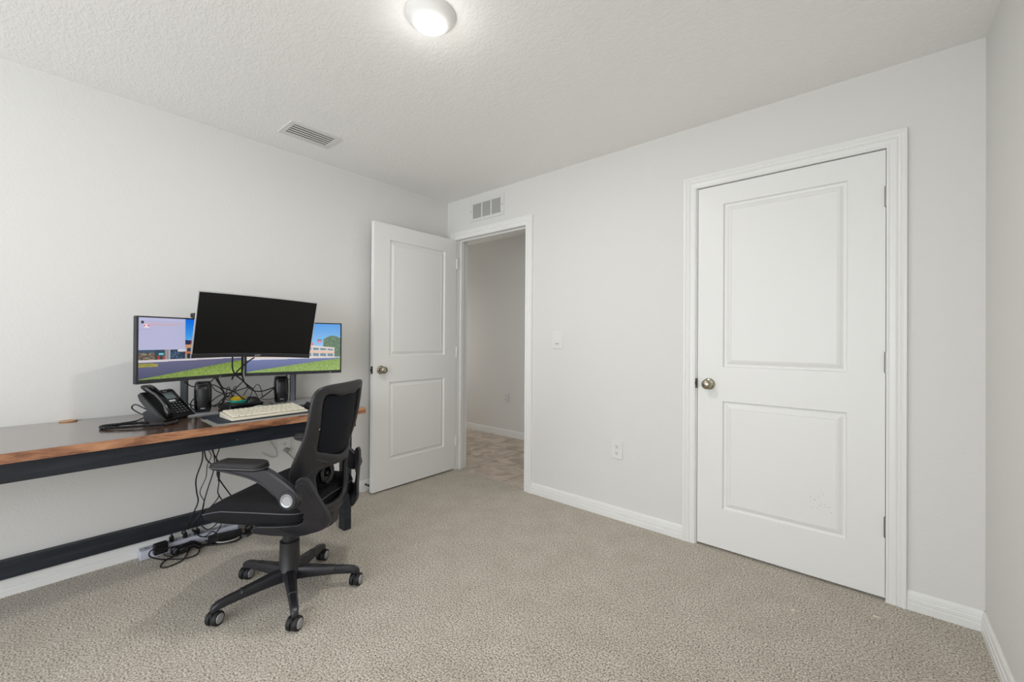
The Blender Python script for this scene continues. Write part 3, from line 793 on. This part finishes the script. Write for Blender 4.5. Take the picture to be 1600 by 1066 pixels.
b = MB(); b.tube([inv @ Vector(p) for p in ((.26, -2.13, DZ + .03), (.20, -2.16, DZ + .05), (.16, -2.19, DZ + .07), (.13, -2.20, DZ + .05), (.15, -2.17, DZ + .02), (.19, -2.13, DZ + .004))], .003, 8); b.build('line_lead', 'black', ph)

# ---------------------------------------------------------------- cables
CABLES = {"desk": [[0.003, [[0.16, -1.991, 0.942], [0.16, -1.98, 0.931], [0.16, -1.964, 0.916], [0.16, -1.942, 0.909], [0.16, -1.924, 0.903]]], [0.003, [[0.18, -1.851, 0.963], [0.18, -1.866, 0.947], [0.18, -1.884, 0.926], [0.18, -1.901, 0.907]]], [0.004, [[0.14, -1.848, 0.96], [0.147, -1.841, 0.94], [0.155, -1.823, 0.904], [0.163, -1.808, 0.863], [0.17, -1.808, 0.823], [0.178, -1.828, 0.804], [0.185, -1.86, 0.796], [0.192, -1.882, 0.806], [0.2, -1.892, 0.796]]], [0.004, [[0.12, -1.832, 0.958], [0.132, -1.83, 0.941], [0.143, -1.811, 0.895], [0.155, -1.784, 0.881], [0.167, -1.752, 0.863], [0.178, -1.728, 0.836], [0.19, -1.701, 0.811]]], [0.003, [[0.17, -1.89, 0.921], [0.17, -1.88, 0.917], [0.17, -1.857, 0.913], [0.17, -1.827, 0.891], [0.17, -1.814, 0.869], [0.17, -1.807, 0.843], [0.17, -1.814, 0.814]]], [0.0025, [[0.13, -1.868, 0.916], [0.13, -1.855, 0.9], [0.13, -1.84, 0.878], [0.13, -1.812, 0.861], [0.13, -1.794, 0.864]]], [0.003, [[0.2, -1.888, 0.815], [0.192, -1.874, 0.827], [0.183, -1.851, 0.844], [0.175, -1.82, 0.858], [0.167, -1.769, 0.865], [0.158, -1.722, 0.876], [0.15, -1.683, 0.885]]], [0.003, [[0.2, -1.826, 0.818], [0.204, -1.821, 0.833], [0.208, -1.798, 0.851], [0.212, -1.774, 0.879], [0.216, -1.748, 0.908], [0.22, -1.725, 0.937]]], [0.0035, [[0.22, -1.709, 0.898], [0.19, -1.672, 0.871], [0.16, -1.638, 0.858], [0.13, -1.589, 0.854], [0.1, -1.512, 0.87]]], [0.0035, [[0.1, -1.507, 0.869], [0.118, -1.524, 0.864], [0.135, -1.56, 0.843], [0.152, -1.596, 0.824], [0.17, -1.619, 0.814]]], [0.0022, [[0.13, -1.666, 0.815], [0.13, -1.659, 0.836], [0.13, -1.648, 0.867], [0.13, -1.628, 0.896], [0.13, -1.613, 0.888], [0.13, -1.601, 0.852], [0.13, -1.596, 0.813]]], [0.0022, [[0.1, -1.692, 0.826], [0.1, -1.683, 0.846], [0.1, -1.667, 0.869], [0.1, -1.652, 0.878], [0.1, -1.633, 0.855], [0.1, -1.613, 0.818]]], [0.0022, [[0.15, -1.795, 0.835], [0.15, -1.792, 0.876], [0.15, -1.783, 0.895], [0.15, -1.774, 0.879], [0.15, -1.764, 0.848], [0.15, -1.78, 0.818], [0.15, -1.8, 0.836], [0.15, -1.782, 0.86], [0.15, -1.755, 0.836]]], [0.0022, [[0.13, -1.759, 0.856], [0.13, -1.748, 0.888], [0.13, -1.737, 0.891], [0.13, -1.741, 0.87], [0.13, -1.754, 0.84], [0.13, -1.772, 0.826], [0.13, -1.785, 0.843]]], [0.003, [[0.16, -1.938, 0.855], [0.16, -1.955, 0.838], [0.16, -1.964, 0.815], [0.16, -1.955, 0.789], [0.16, -1.935, 0.78]]], [0.003, [[0.14, -1.977, 0.821], [0.14, -1.959, 0.81], [0.14, -1.935, 0.799]]], [0.003, [[0.22, -1.885, 0.802], [0.22, -1.856, 0.811], [0.22, -1.836, 0.831], [0.22, -1.81, 0.853], [0.22, -1.784, 0.841]]], [0.0025, [[0.1, -1.424, 0.914], [0.1, -1.435, 0.906], [0.1, -1.446, 0.901]]], [0.004, [[0.1, -1.443, 0.956], [0.1, -1.443, 0.938], [0.1, -1.447, 0.919]]], [0.002, [[0.15, -1.605, 0.805], [0.15, -1.575, 0.8], [0.15, -1.527, 0.803]]]], "mon": [[0.004, [[0.27, -1.798, 1.076], [0.26, -1.795, 1.012], [0.25, -1.777, 0.973], [0.24, -1.747, 0.945], [0.23, -1.711, 0.909], [0.22, -1.679, 0.882]]], [0.004, [[0.27, -1.748, 1.074], [0.252, -1.742, 1.019], [0.235, -1.74, 0.976], [0.218, -1.724, 0.928], [0.2, -1.698, 0.896]]], [0.004, [[0.27, -1.688, 1.068], [0.256, -1.716, 1.045], [0.242, -1.744, 1.014], [0.228, -1.762, 0.989], [0.214, -1.776, 0.963], [0.2, -1.78, 0.942]]]], "under": [[0.0035, [[0.2, -1.916, 0.602], [0.188, -1.913, 0.556], [0.175, -1.913, 0.495], [0.163, -1.936, 0.403], [0.15, -1.93, 0.325], [0.138, -1.92, 0.268], [0.125, -1.935, 0.211], [0.112, -1.956, 0.155], [0.1, -1.956, 0.111]]], [0.0035, [[0.22, -1.916, 0.605], [0.22, -1.913, 0.561], [0.22, -1.902, 0.512], [0.22, -1.875, 0.477], [0.22, -1.85, 0.446], [0.22, -1.846, 0.379]]], [0.0022, [[0.2, -1.895, 0.598], [0.19, -1.885, 0.554], [0.18, -1.871, 0.517], [0.17, -1.887, 0.466], [0.16, -1.89, 0.398], [0.15, -1.915, 0.321], [0.14, -1.893, 0.261], [0.13, -1.895, 0.215], [0.12, -1.897, 0.183]]], [0.003, [[0.2, -1.877, 0.595], [0.188, -1.864, 0.546], [0.175, -1.854, 0.482], [0.163, -1.857, 0.421], [0.15, -1.881, 0.32], [0.138, -1.895, 0.246], [0.125, -1.902, 0.193], [0.112, -1.932, 0.147], [0.1, -1.947, 0.119]]], [0.003, [[0.2, -1.838, 0.588], [0.189, -1.837, 0.548], [0.178, -1.847, 0.496], [0.167, -1.829, 0.438], [0.156, -1.826, 0.367], [0.144, -1.829, 0.297], [0.133, -1.822, 0.262], [0.122, -1.861, 0.21], [0.111, -1.908, 0.183], [0.1, -1.926, 0.134]]], [0.0035, [[0.24, -1.893, 0.604], [0.234, -1.879, 0.557], [0.229, -1.859, 0.508], [0.223, -1.844, 0.475], [0.217, -1.852, 0.424], [0.211, -1.834, 0.374], [0.206, -1.77, 0.258], [0.2, -1.738, 0.201]]], [0.003, [[0.16, -1.832, 0.294], [0.16, -1.82, 0.264], [0.16, -1.805, 0.237], [0.16, -1.797, 0.204]]]], "floor": [[0.0035, [[0.16, -1.959, -0.022], [0.156, -2.055, 0.001], [0.151, -2.114, 0.032], [0.147, -2.13, 0.054], [0.143, -2.113, 0.071], [0.139, -2.052, 0.056], [0.134, -1.995, 0.05], [0.13, -1.935, 0.05]]], [0.0035, [[0.162, -2.056, 0.006], [0.211, -2.01, 0.006], [0.226, -1.973, 0.006], [0.213, -1.938, 0.006], [0.151, -1.915, 0.006], [0.102, -1.929, 0.006]]], [0.0035, [[0.095, -1.945, 0.006], [0.213, -1.993, 0.006], [0.244, -2.027, 0.006], [0.257, -2.068, 0.006], [0.242, -2.094, 0.006], [0.21, -2.092, 0.006], [0.165, -2.062, 0.006], [0.144, -2.008, 0.006], [0.138, -1.966, 0.006]]], [0.004, [[0.108, -1.893, 0.006], [0.156, -1.855, 0.006], [0.193, -1.794, 0.006], [0.203, -1.751, 0.006], [0.164, -1.705, 0.006], [0.081, -1.663, 0.006], [0.004, -1.657, 0.006], [-0.054, -1.691, 0.006]]], [0.003, [[0.116, -1.876, 0.006], [0.152, -1.841, 0.02], [0.156, -1.827, 0.05], [0.15, -1.854, 0.08], [0.189, -1.894, 0.08], [0.162, -1.918, 0.08], [-0.017, -1.916, 0.07]]], [0.003, [[-0.033, -1.918, 0.07], [0.081, -1.918, 0.07], [0.162, -1.9, 0.07], [0.182, -1.862, 0.07], [0.113, -1.812, 0.07], [0.022, -1.775, 0.07]]], [0.003, [[0.051, -1.881, 0.09], [0.124, -1.873, 0.09], [0.117, -1.846, 0.09], [0.058, -1.805, 0.09]]], [0.003, [[-0.036, -2.003, 0.06], [-0.01, -2.005, 0.08], [0.037, -2.006, 0.12]]], [0.003, [[0.007, -1.965, 0.06], [0.023, -1.966, 0.08], [0.038, -1.952, 0.11], [0.036, -1.927, 0.12]]], [0.0025, [[0.065, -2.058, 0.006], [0.111, -2.055, 0.006], [0.135, -2.034, 0.006], [0.111, -1.99, 0.006]]], [0.003, [[-0.026, -1.9, 0.012], [0.048, -1.879, 0.012], [0.149, -1.853, 0.012], [0.148, -1.884, 0.012], [0.155, -1.928, 0.012]]]], "white": [[0.003, [[0.012, -1.515, 0.531], [0.012, -1.506, 0.502], [0.012, -1.483, 0.459], [0.012, -1.468, 0.424], [0.012, -1.472, 0.401], [0.012, -1.49, 0.397], [0.012, -1.519, 0.413], [0.012, -1.541, 0.431], [0.012, -1.555, 0.445]]], [0.0035, [[0.02, -1.412, 0.422], [0.02, -1.389, 0.398], [0.02, -1.365, 0.368], [0.02, -1.341, 0.343]]]], "wfloor": [[0.0035, [[0.095, -1.859, 0.012], [0.168, -1.82, 0.012], [0.188, -1.767, 0.012], [0.166, -1.72, 0.012], [0.09, -1.672, 0.012], [0.03, -1.665, 0.012], [-0.018, -1.687, 0.012]]]], "wdock": [[0.003, [[0.37, -1.742, 0.787], [0.37, -1.729, 0.793], [0.37, -1.707, 0.798], [0.37, -1.684, 0.799], [0.37, -1.666, 0.791], [0.37, -1.659, 0.782]]]]}

def cable(rad, pts, label, m='cable', group=None, name='cable'):
    return tag(MB().tube(pts, rad, 7, 5).build(name, m, smooth=60), label, 'cable', group)
own = {0: 'black cable running out to the left behind the small speaker beside the phone', 10: 'thin black cable arching high between the black box and the right-hand speaker', 14: 'black cable looping round the left side of the speaker beside the phone',
       17: 'short black cable end sticking out beside the stand of the right monitor', 18: 'black cable dropping behind the top of the speaker under the right monitor', 19: 'thin black cable lying flat on the desk toward the speaker under the right monitor'}
for i_, (r_, p_) in enumerate(CABLES['desk']):
    if i_ in own: cable(r_, p_, own[i_]); continue
    cable(r_, p_, 'black cable in the tangle against the wall between the two desk speakers', group='tangled black cables behind the speakers')
for (r_, p_), lb in zip(CABLES['mon'], ('black cable hanging in a curve in front of the left monitor picture', 'black cable hanging straight down between the two lit monitors', 'black cable slanting down from the middle monitor maker lettering')):
    cable(r_, p_, lb)
for (r_, p_), lb in zip(CABLES['under'], ('leftmost black cable hanging below the desk to the power strip', 'black cable curving down behind the front of the near chair armrest', 'thin wavy black cable hanging below the desk, second from the left', 'straight black cable slanting down from the near armrest to the floor', 'black cable with a knot hanging below the desk behind the armrest', 'black cable slanting down to the right behind the chair seat', 'short black cable end branching off right above the seat front')):
    cable(r_, p_, lb)
fl = ['black cord loop around the square black power adapter', 'black cord loop lying on the carpet right of the square adapter', 'black cord loop reaching farthest out on the carpet in front of the power strip', 'big black cord loop around the long black power brick on the floor', 'black cord curling over the middle of the power strip', 'black cord bowing along the right half of the power strip', 'short black cord arc above the power strip end under the seat', 'short black cord rising from the first small plug on the power strip', 'short black cord rising from the second small plug on the power strip', 'thin black cord at the foot of the square black adapter', 'black cord snaking on the carpet between the adapter and the power brick']
for (r_, p_), lb in zip(CABLES['floor'], fl): cable(r_, p_, lb)
cable(*CABLES['white'][0], 'thin grey cable drooping on the wall under the desk left of the outlet', 'cablew')
cable(*CABLES['white'][1], 'grey cord leading right from the outlet under the desk', 'cableg')
cable(*CABLES['wfloor'][0], 'white cord loop on the floor inside the big black loop', 'cablew')
cable(*CABLES['wdock'][0], 'white cord arching up between the cream keyboard and the flat black box', 'cablew')
# dark pile of cord in front of the strip
b = MB()
pts = []
for i in range(60):
    a = i * .9
    pts.append((.125 + .028 * math.cos(a) + .012 * math.sin(i * 2.3), -1.985 + .055 * math.sin(a * .93) + .0006 * i, .008 + .030 * (.5 + .5 * math.sin(i * 1.7)) ))
b.tube(pts, .0038, 6, 3)
tag(b.build('cable_bundle', 'cable', smooth=60), 'tangled bundle of black cord heaped in front of the power strip', 'cable')

# power strip along the baseboard and what is plugged in
ps = empty('power_strip', (.050, -1.93, 0), 0, 'long white power strip on the carpet along the left baseboard', 'power strip')
b = MB(); b.prism(rrect(.058, .052, .008, 3), lambda a, c, t: (a, t, c + .027), -.225, .225); b.build('strip_housing', 'strip', ps, bevel=.003)
for i in range(7):
    y = -.195 + i * .060
    mb = MB()
    mb.box(-.012, -.006, y - .006, y - .001, .0531, .0538); mb.box(.004, .010, y - .006, y - .001, .0531, .0538)
    mb.lathe((-.001, y + .006, .0531), (0, 0, 1), [(0, .004), (.0007, .004)], 8); mb.build('socket', 'hole', ps)
ad = empty('power_adapter', (.098, -2.075, .022), .1, 'square black power adapter in front of the left end of the power strip', 'power adapter')
b = MB(); b.prism(rrect(.060, .058, .008, 3), lambda a, c, t: (t, a, c + .030), -.016, .016); b.build('adapter_body', 'black', ad, bevel=.004)
b = MB(); b.box(.0158, .0170, -.022, .022, .012, .018); b.build('rating_strip', 'keygrey', ad)
for y, lb in ((-2.02, 'small black plug in the power strip right beside the square adapter'), (-1.960, 'small black plug in the power strip, second right of the square adapter'), (-1.905, 'wider black plug in the middle of the power strip')):
    wv = .013 if y < -1.95 else .018
    b = MB(); b.prism(rrect(.024, wv * 1.5, .005, 3), lambda a, c, t: (.052 + a, y + c, t), .053, .078); b.lathe((.052, y, .078), (0, 0, 1), [(0, .008), (.012, .005), (.016, .004)], 12)
    tag(b.build('power_plug', 'black', bevel=.001), lb, 'plug')
pbk = empty('power_brick', (.130, -1.785, .004), 1.35, 'long black power brick on the floor at the right end of the power strip', 'power brick')
b = MB(); b.prism(rrect(.165, .060, .010, 3), lambda a, c, t: (a, c, t), 0, .034); b.build('brick_body', 'black', pbk, bevel=.003)
b = MB(); b.box(-.045, .045, -.018, .018, .034, .0345); b.build('rating_label', 'keygrey', pbk)
pb2 = empty('power_plug', (.110, -1.665, .03), 0, 'round black plug and strain relief right of the long power brick', 'plug')
b = MB(); b.lathe((0, 0, -.012), (.6, .3, .6), [(0, .014), (.006, .022), (.022, .022), (.030, .014), (.040, .008)], 18); b.build('plug_body', 'black', pb2, smooth=50)
b = MB(); b.lathe((.014, .006, .014), (.6, .3, .6), [(0, .008), (.009, .007)], 14); b.build('plug_face', 'silver', pb2)

# ---------------------------------------------------------------- office chair
# local: x = forward, y = sitter's left (toward the camera), z = up
ch = empty('office_chair', (.933, -1.759, 0), math.radians(214.6), 'black mesh-back office chair on five castors at the desk', 'office chair')
CHR = math.radians(214.6)
OX = -.012
# gas column and seat mechanism
b = MB(); b.lathe((OX, 0, 0), (0, 0, 1), [(.070, .030), (.075, .046), (.115, .047), (.120, .0435), (.245, .0415), (.247, .030), (.330, .030), (.331, .024), (.385, .024)], 36); b.build('gas_column', 'chairplastic', ch)
b = MB(); b.prism([(-.13, .405), (-.11, .372), (-.05, .360), (.04, .360), (.10, .378), (.12, .405)], lambda a, c, t: (a, t, c), -.075, .075)
b.box(-.19, -.02, -.235, .235, .398, .412); b.build('seat_mechanism', 'chairplastic', ch, bevel=.004)
b = MB(); b.tube([(.02, .06, .385), (.025, .15, .380), (.03, .20, .372)], .006, 8); b.prism(rrect(.030, .045, .008), lambda a, c, t: (.03 + a, .215 + c, t), .366, .376); b.build('height_lever', 'chairplastic', ch)
# five legs with castors
for k in range(5):
    wa = math.radians(-90 + 72 * k) - CHR
    d = Vector((math.cos(wa), math.sin(wa), 0)); s = Vector((-d.y, d.x, 0)); Oc = Vector((OX, 0, 0))
    mb = MB(); rings = []
    for rr_, hw, zt, zb in ((.030, .024, .122, .070), (.070, .024, .122, .072), (.130, .0215, .114, .072), (.190, .019, .106, .070), (.198, .0188, .107, .069), (.200, .0178, .103, .069), (.250, .017, .098, .066), (.285, .016, .091, .061), (.302, .013, .080, .056), (.308, .008, .072, .056)):
        sec = [(hw * .62, 1.0), (hw, .72), (hw * .92, .0), (-hw * .92, .0), (-hw, .72), (-hw * .62, 1.0)]
        rings.append([Oc + d * rr_ + s * a + Vector((0, 0, zb + (zt - zb) * q)) for a, q in sec])
    mb.loft(rings); lg = mb.build('leg', 'chairbase', ch, bevel=.0015, smooth=40)
    ca = math.radians(34) - CHR
    ad_ = Vector((math.cos(ca), math.sin(ca), 0)); fw_ = Vector((-ad_.y, ad_.x, 0))
    cc = Oc + d * .292 + Vector((0, 0, .0285))
    mb = MB()
    for sg in (-1, 1):
        mb.lathe(cc + ad_ * sg * .0045, ad_ * sg, [(0, .022), (.001, .0275), (.004, .0285), (.013, .0285), (.018, .0265), (.0185, .020)], 30)
    cs = mb.build('castor', 'rubber', ch, smooth=40)
    mb = MB(); mb.obox(cc + Vector((0, 0, .006)), ad_, fw_, (0, 0, 1), .004, .022, .022)
    mb.lathe(cc, (0, 0, 1), [(.018, .010), (.034, .010)], 14); mb.build('castor_fork', 'chairbase', cs, bevel=.001)
    for sg in (-1, 1):
        mb = MB(); mb.lathe(cc + ad_ * sg * .0225, ad_ * sg, [(0, .0200), (.0020, .0195), (.0035, .0170), (.0042, .010), (.0044, .0005)], 28); mb.build('wheel_cap', 'silver', cs, smooth=60)
# seat cushion
def seat_ring(s, z, drop):
    out = []
    for i in range(56):
        a = 2 * PI * i / 56; ca_, sa_ = math.cos(a), math.sin(a)
        px = math.copysign(abs(ca_) ** .31, ca_); py = math.copysign(abs(sa_) ** .31, sa_)
        hw = .238 - .010 * max(0, px) ** 3
        x = px * (.264 if px > 0 else .236) * s + (.016 * (1 - py * py) if px > 0 else .030 * (1 - py * py)) * s
        y = py * hw * s
        dz = -drop * max(0, (x - .10) / .15) ** 1.8 + (0.021 * math.exp(-((x - .09) / .09) ** 2) if z > .485 else 0) + .010 * (abs(y) / .24) ** 3 * (z > .48) * (x < .1)
        out.append((x, y, z + dz))
    return out
b = MB(); b.loft([seat_ring(s, z, dr) for s, z, dr in ((.30, .405, 0), (.80, .405, .0), (.95, .409, .0), (.99, .418, .0), (1.0, .436, .010), (1.003, .466, .036), (.992, .480, .046), (.960, .490, .050), (.90, .496, .050), (.75, .497, .045), (.5, .492, .03), (.25, .488, 0))])
b.build('seat', 'seatfab', ch, smooth=80)
b = MB(); pr_ = [Vector(p) for p in seat_ring(1.004, .467, .037)]; b.tube(pr_ + [pr_[0]], .0022, 6, 1); b.build('seat_piping', 'piping', ch)

# arm brackets and flip-up armrests
BR = [(-.016, .400), (-.028, .418), (-.050, .423), (-.100, .424), (-.164, .430), (-.215, .436), (-.236, .448), (-.243, .466), (-.238, .484), (-.222, .496), (-.208, .508), (-.206, .545), (-.204, .585), (-.209, .612), (-.222, .625), (-.240, .626), (-.255, .617), (-.276, .584), (-.301, .542), (-.334, .497), (-.346, .474), (-.348, .455), (-.337, .432), (-.303, .412), (-.246, .396), (-.185, .390), (-.110, .388), (-.030, .392)]
AR = [(.137, .650), (.120, .6425), (.044, .630), (-.010, .619), (-.051, .606), (-.085, .588), (-.109, .569), (-.135, .545), (-.154, .522), (-.170, .507), (-.190, .502), (-.212, .507), (-.226, .522), (-.231, .540), (-.226, .560), (-.205, .583), (-.172, .606), (-.141, .626), (-.110, .646), (-.085, .658), (.0, .660), (.125, .660)]
for sg in (1, -1):
    def wrap(a, c, t):   # the rear of the bracket turns in behind the backrest
        k = min(1, max(0, (-.195 - a) / .15)); k = k * k * (3 - 2 * k) * (.50 + .50 * min(1, max(0, (.62 - c) / .20)))
        d = .140 * k
        return (a + .54 * d, sg * (t - d), c - .44 * d)
    b = MB(); BRd = []
    for (a0_, c0_), (a1_, c1_) in zip(BR, BR[1:] + BR[:1]):
        BRd += [(a0_ + (a1_ - a0_) * q / 3, c0_ + (c1_ - c0_) * q / 3) for q in range(3)]
    b.prism(BRd, wrap, .238, .262); b.build('arm_bracket', 'chairarm', ch, bevel=.006, seg=3, smooth=50)
    b = MB(); b.prism([(a * .86 - .034, (c - .50) * .80 + .508) for a, c in BR if c > .44 and a < -.203], lambda a, c, t: wrap(a, c, t), .260, .267); b.build('bracket_cover', 'chairarm', ch, bevel=.003, smooth=50)
    b = MB(); b.prism(AR, lambda a, c, t: (a, sg * t, c), .246, .277); ar = b.build('armrest', 'chairarm', ch, bevel=.005, seg=3, smooth=50)
    b = MB(); b.lathe((-.186, sg * .272, .541), (0, sg, 0), [(0, .038), (.008, .038), (.011, .035), (.011, .028)], 36); b.build('pivot_housing', 'chairplastic', ar)
    b = MB(); b.lathe((-.186, sg * .278, .541), (0, sg, 0), [(0, .0262), (.008, .0262), (.0095, .0245), (.0085, .0200), (.0065, .0180), (.006, .0005)], 36); b.build('pivot_button', 'silver', ar, smooth=40)
    lo_ = AR[1:10]; b = MB(); b.prism([(x_ + .002, z_ + .003) for x_, z_ in lo_] + [(x_ + .006 + .012 * k_ / 8, z_ + .012 + .011 * k_ / 8) for k_, (x_, z_) in reversed(list(enumerate(lo_)))], lambda a, c, t: (a, sg * t, c), .276, .2795); b.build('arm_underband', 'chairbase', ar, bevel=.0015)
    b = MB()
    rings = []
    for z, s in ((.656, .93), (.660, .985), (.668, 1.0), (.677, .99), (.684, .95), (.687, .88)):
        rings.append([(.028 + a * s, sg * .268 + c * (s if s > .9 else s - .04), z - .010 * max(0, (a - .08) / .04) ** 2 * (z > .67)) for a, c in rrect(.232, .080, .034, 7)])
    b.loft(rings); b.build('arm_pad', 'rubber', ar, smooth=60)
    b = MB(); q_ = [Vector((.028 + a, sg * .268 + c, .6645)) for a, c in rrect(.234, .082, .035, 7)]; b.tube(q_ + [q_[0]], .0016, 6, 1); b.build('pad_seam', 'piping', ar)

# backrest: two-lobed frame wrapped round the sitter
def lerp(tab, z):
    tab = sorted(tab)
    if z <= tab[0][0]: return tab[0][1]
    for (a, b1), (c, d1) in zip(tab, tab[1:]):
        if z <= c: return b1 + (d1 - b1) * (z - a) / (c - a)
    return tab[-1][1]
XC = [(.38, -.225), (.45, -.240), (.52, -.248), (.60, -.250), (.65, -.258), (.70, -.265), (.80, -.278), (.90, -.286), (.985, -.287)]
WR = [(.38, .05), (.45, .07), (.52, .10), (.58, .125), (.63, .125), (.69, .095), (.77, .065), (.87, .052), (.95, .045), (.985, .030)]
def B(y, z, d=0): return (lerp(XC, z) + lerp(WR, z) * (abs(y) / .21) ** 2 + d, y, z)
def ring_pair(outer, inner, n=3, sh=0):
    """half outlines (y, z) from the top centre round to the bottom centre; returns strips of points"""
    def full(h): return h + [(-y, z) for y, z in h[-2:0:-1]]
    O_, I_ = full(outer), [(y + sh, z) for y, z in full(inner)]
    mb = MB(); rows = []
    for k in range(n + 1):
        t = k / n
        rows.append([mb.bm.verts.new(B(a[0] + (c[0] - a[0]) * t, a[1] + (c[1] - a[1]) * t, (.007 * math.sin(PI * t)) * -1)) for a, c in zip(O_, I_)])
    m_ = len(O_)
    for r0, r1 in zip(rows, rows[1:]):
        for i in range(m_):
            j = (i + 1) % m_; mb.bm.faces.new([r0[i], r0[j], r1[j], r1[i]])
    return mb
up_out = [(0, .985), (.06, .985), (.12, .985), (.172, .981), (.200, .968), (.211, .943), (.214, .89), (.213, .83), (.212, .77), (.210, .71), (.207, .66), (.204, .615), (.198, .575), (.182, .560), (.165, .575), (.150, .605), (.11, .620), (.05, .624), (0, .625)]
up_in = [(0, .932), (.03, .926), (.06, .926), (.10, .942), (.140, .946), (.160, .934), (.163, .885), (.157, .83), (.155, .78), (.150, .75), (.146, .725), (.142, .710), (.136, .700), (.128, .695), (.118, .692), (.095, .684), (.07, .672), (.035, .660), (0, .656)]
mb = ring_pair(up_out, up_in); bf = mb.build('backrest_frame', 'chairplastic', ch, solid=.020, sub=2)
lo_out = [(0, .655), (.05, .655), (.10, .650), (.150, .630), (.170, .595), (.160, .560), (.152, .520), (.148, .480), (.136, .440), (.110, .415), (.06, .400), (0, .397)]
lo_in = [(0, .622), (.04, .622), (.07, .620), (.092, .612), (.102, .592), (.104, .560), (.103, .530), (.102, .500), (.098, .475), (.080, .456), (.045, .448), (0, .446)]
mb = ring_pair(lo_out, lo_in, sh=.022); mb.build('lumbar_frame', 'chairplastic', ch, solid=.024, sub=2)
# mesh panel
b = MB(); rows = []
for j in range(15):
    z = .655 + (.945 - .655) * j / 14
    hw = lerp([(.655, .13), (.70, .146), (.78, .160), (.90, .163), (.945, .150)], z)
    rows.append([b.bm.verts.new(B(-hw + 2 * hw * i / 14, z, .004)) for i in range(15)])
for r0, r1 in zip(rows, rows[1:]):
    for i in range(14): b.bm.faces.new([r0[i], r0[i + 1], r1[i + 1], r1[i]])
b.build('mesh_panel', 'meshfab', ch, solid=.003, smooth=80)
# inner lower back cushion with lumbar dial, brace and J-bar
b = MB(); rings = []
for z, hw, x in ((.47, .12, -.140), (.53, .15, -.145), (.59, .14, -.160), (.64, .11, -.180)):
    rings.append([(x - .030 * (1 - (i / 8 - 1) ** 2) + .035 * (i / 8 - 1) ** 2, hw * (i / 8 - 1), z) for i in range(17)])
b.loft(rings, cap=False, closed=False); b.build('lumbar_cushion', 'meshfab', ch, solid=.012, smooth=80)
b = MB(); b.lathe((-.183, 0, .565), (-1, 0, .1), [(0, .052), (.010, .054), (.016, .050), (.018, .043), (.012, .036), (.012, .020), (.020, .018), (.024, .014), (.024, .001)], 36); b.build('lumbar_dial', 'blackgloss', ch, smooth=40)
b = MB(); b.tube([(-.205, 0, .610), (-.215, 0, .565), (-.205, .03, .530)], .008, 8); b.build('lumbar_lever', 'chairplastic', ch)
for sg in (-1, 1):
    b = MB(); b.tube([(-.245, sg * .100, .640), (-.215, sg * .145, .668), (-.180, sg * .180, .700), (-.205, sg * .19, .735)], .0075, 8); b.build('frame_brace', 'chairplastic', ch)
    for z in (.80, .725):
        b = MB(); b.lathe(B(sg * .168, z, -.012), (-1, 0, 0), [(0, .0038), (.003, .003)], 10); b.build('screw', 'steel', ch)
b = MB(); b.prism([(-.08, .385), (-.08, .345), (-.205, .322), (-.232, .338), (-.244, .425), (-.215, .425), (-.200, .365)], lambda a, c, t: (a, t, c), -.030, .030); b.build('back_support_bar', 'chairplastic', ch, bevel=.004)
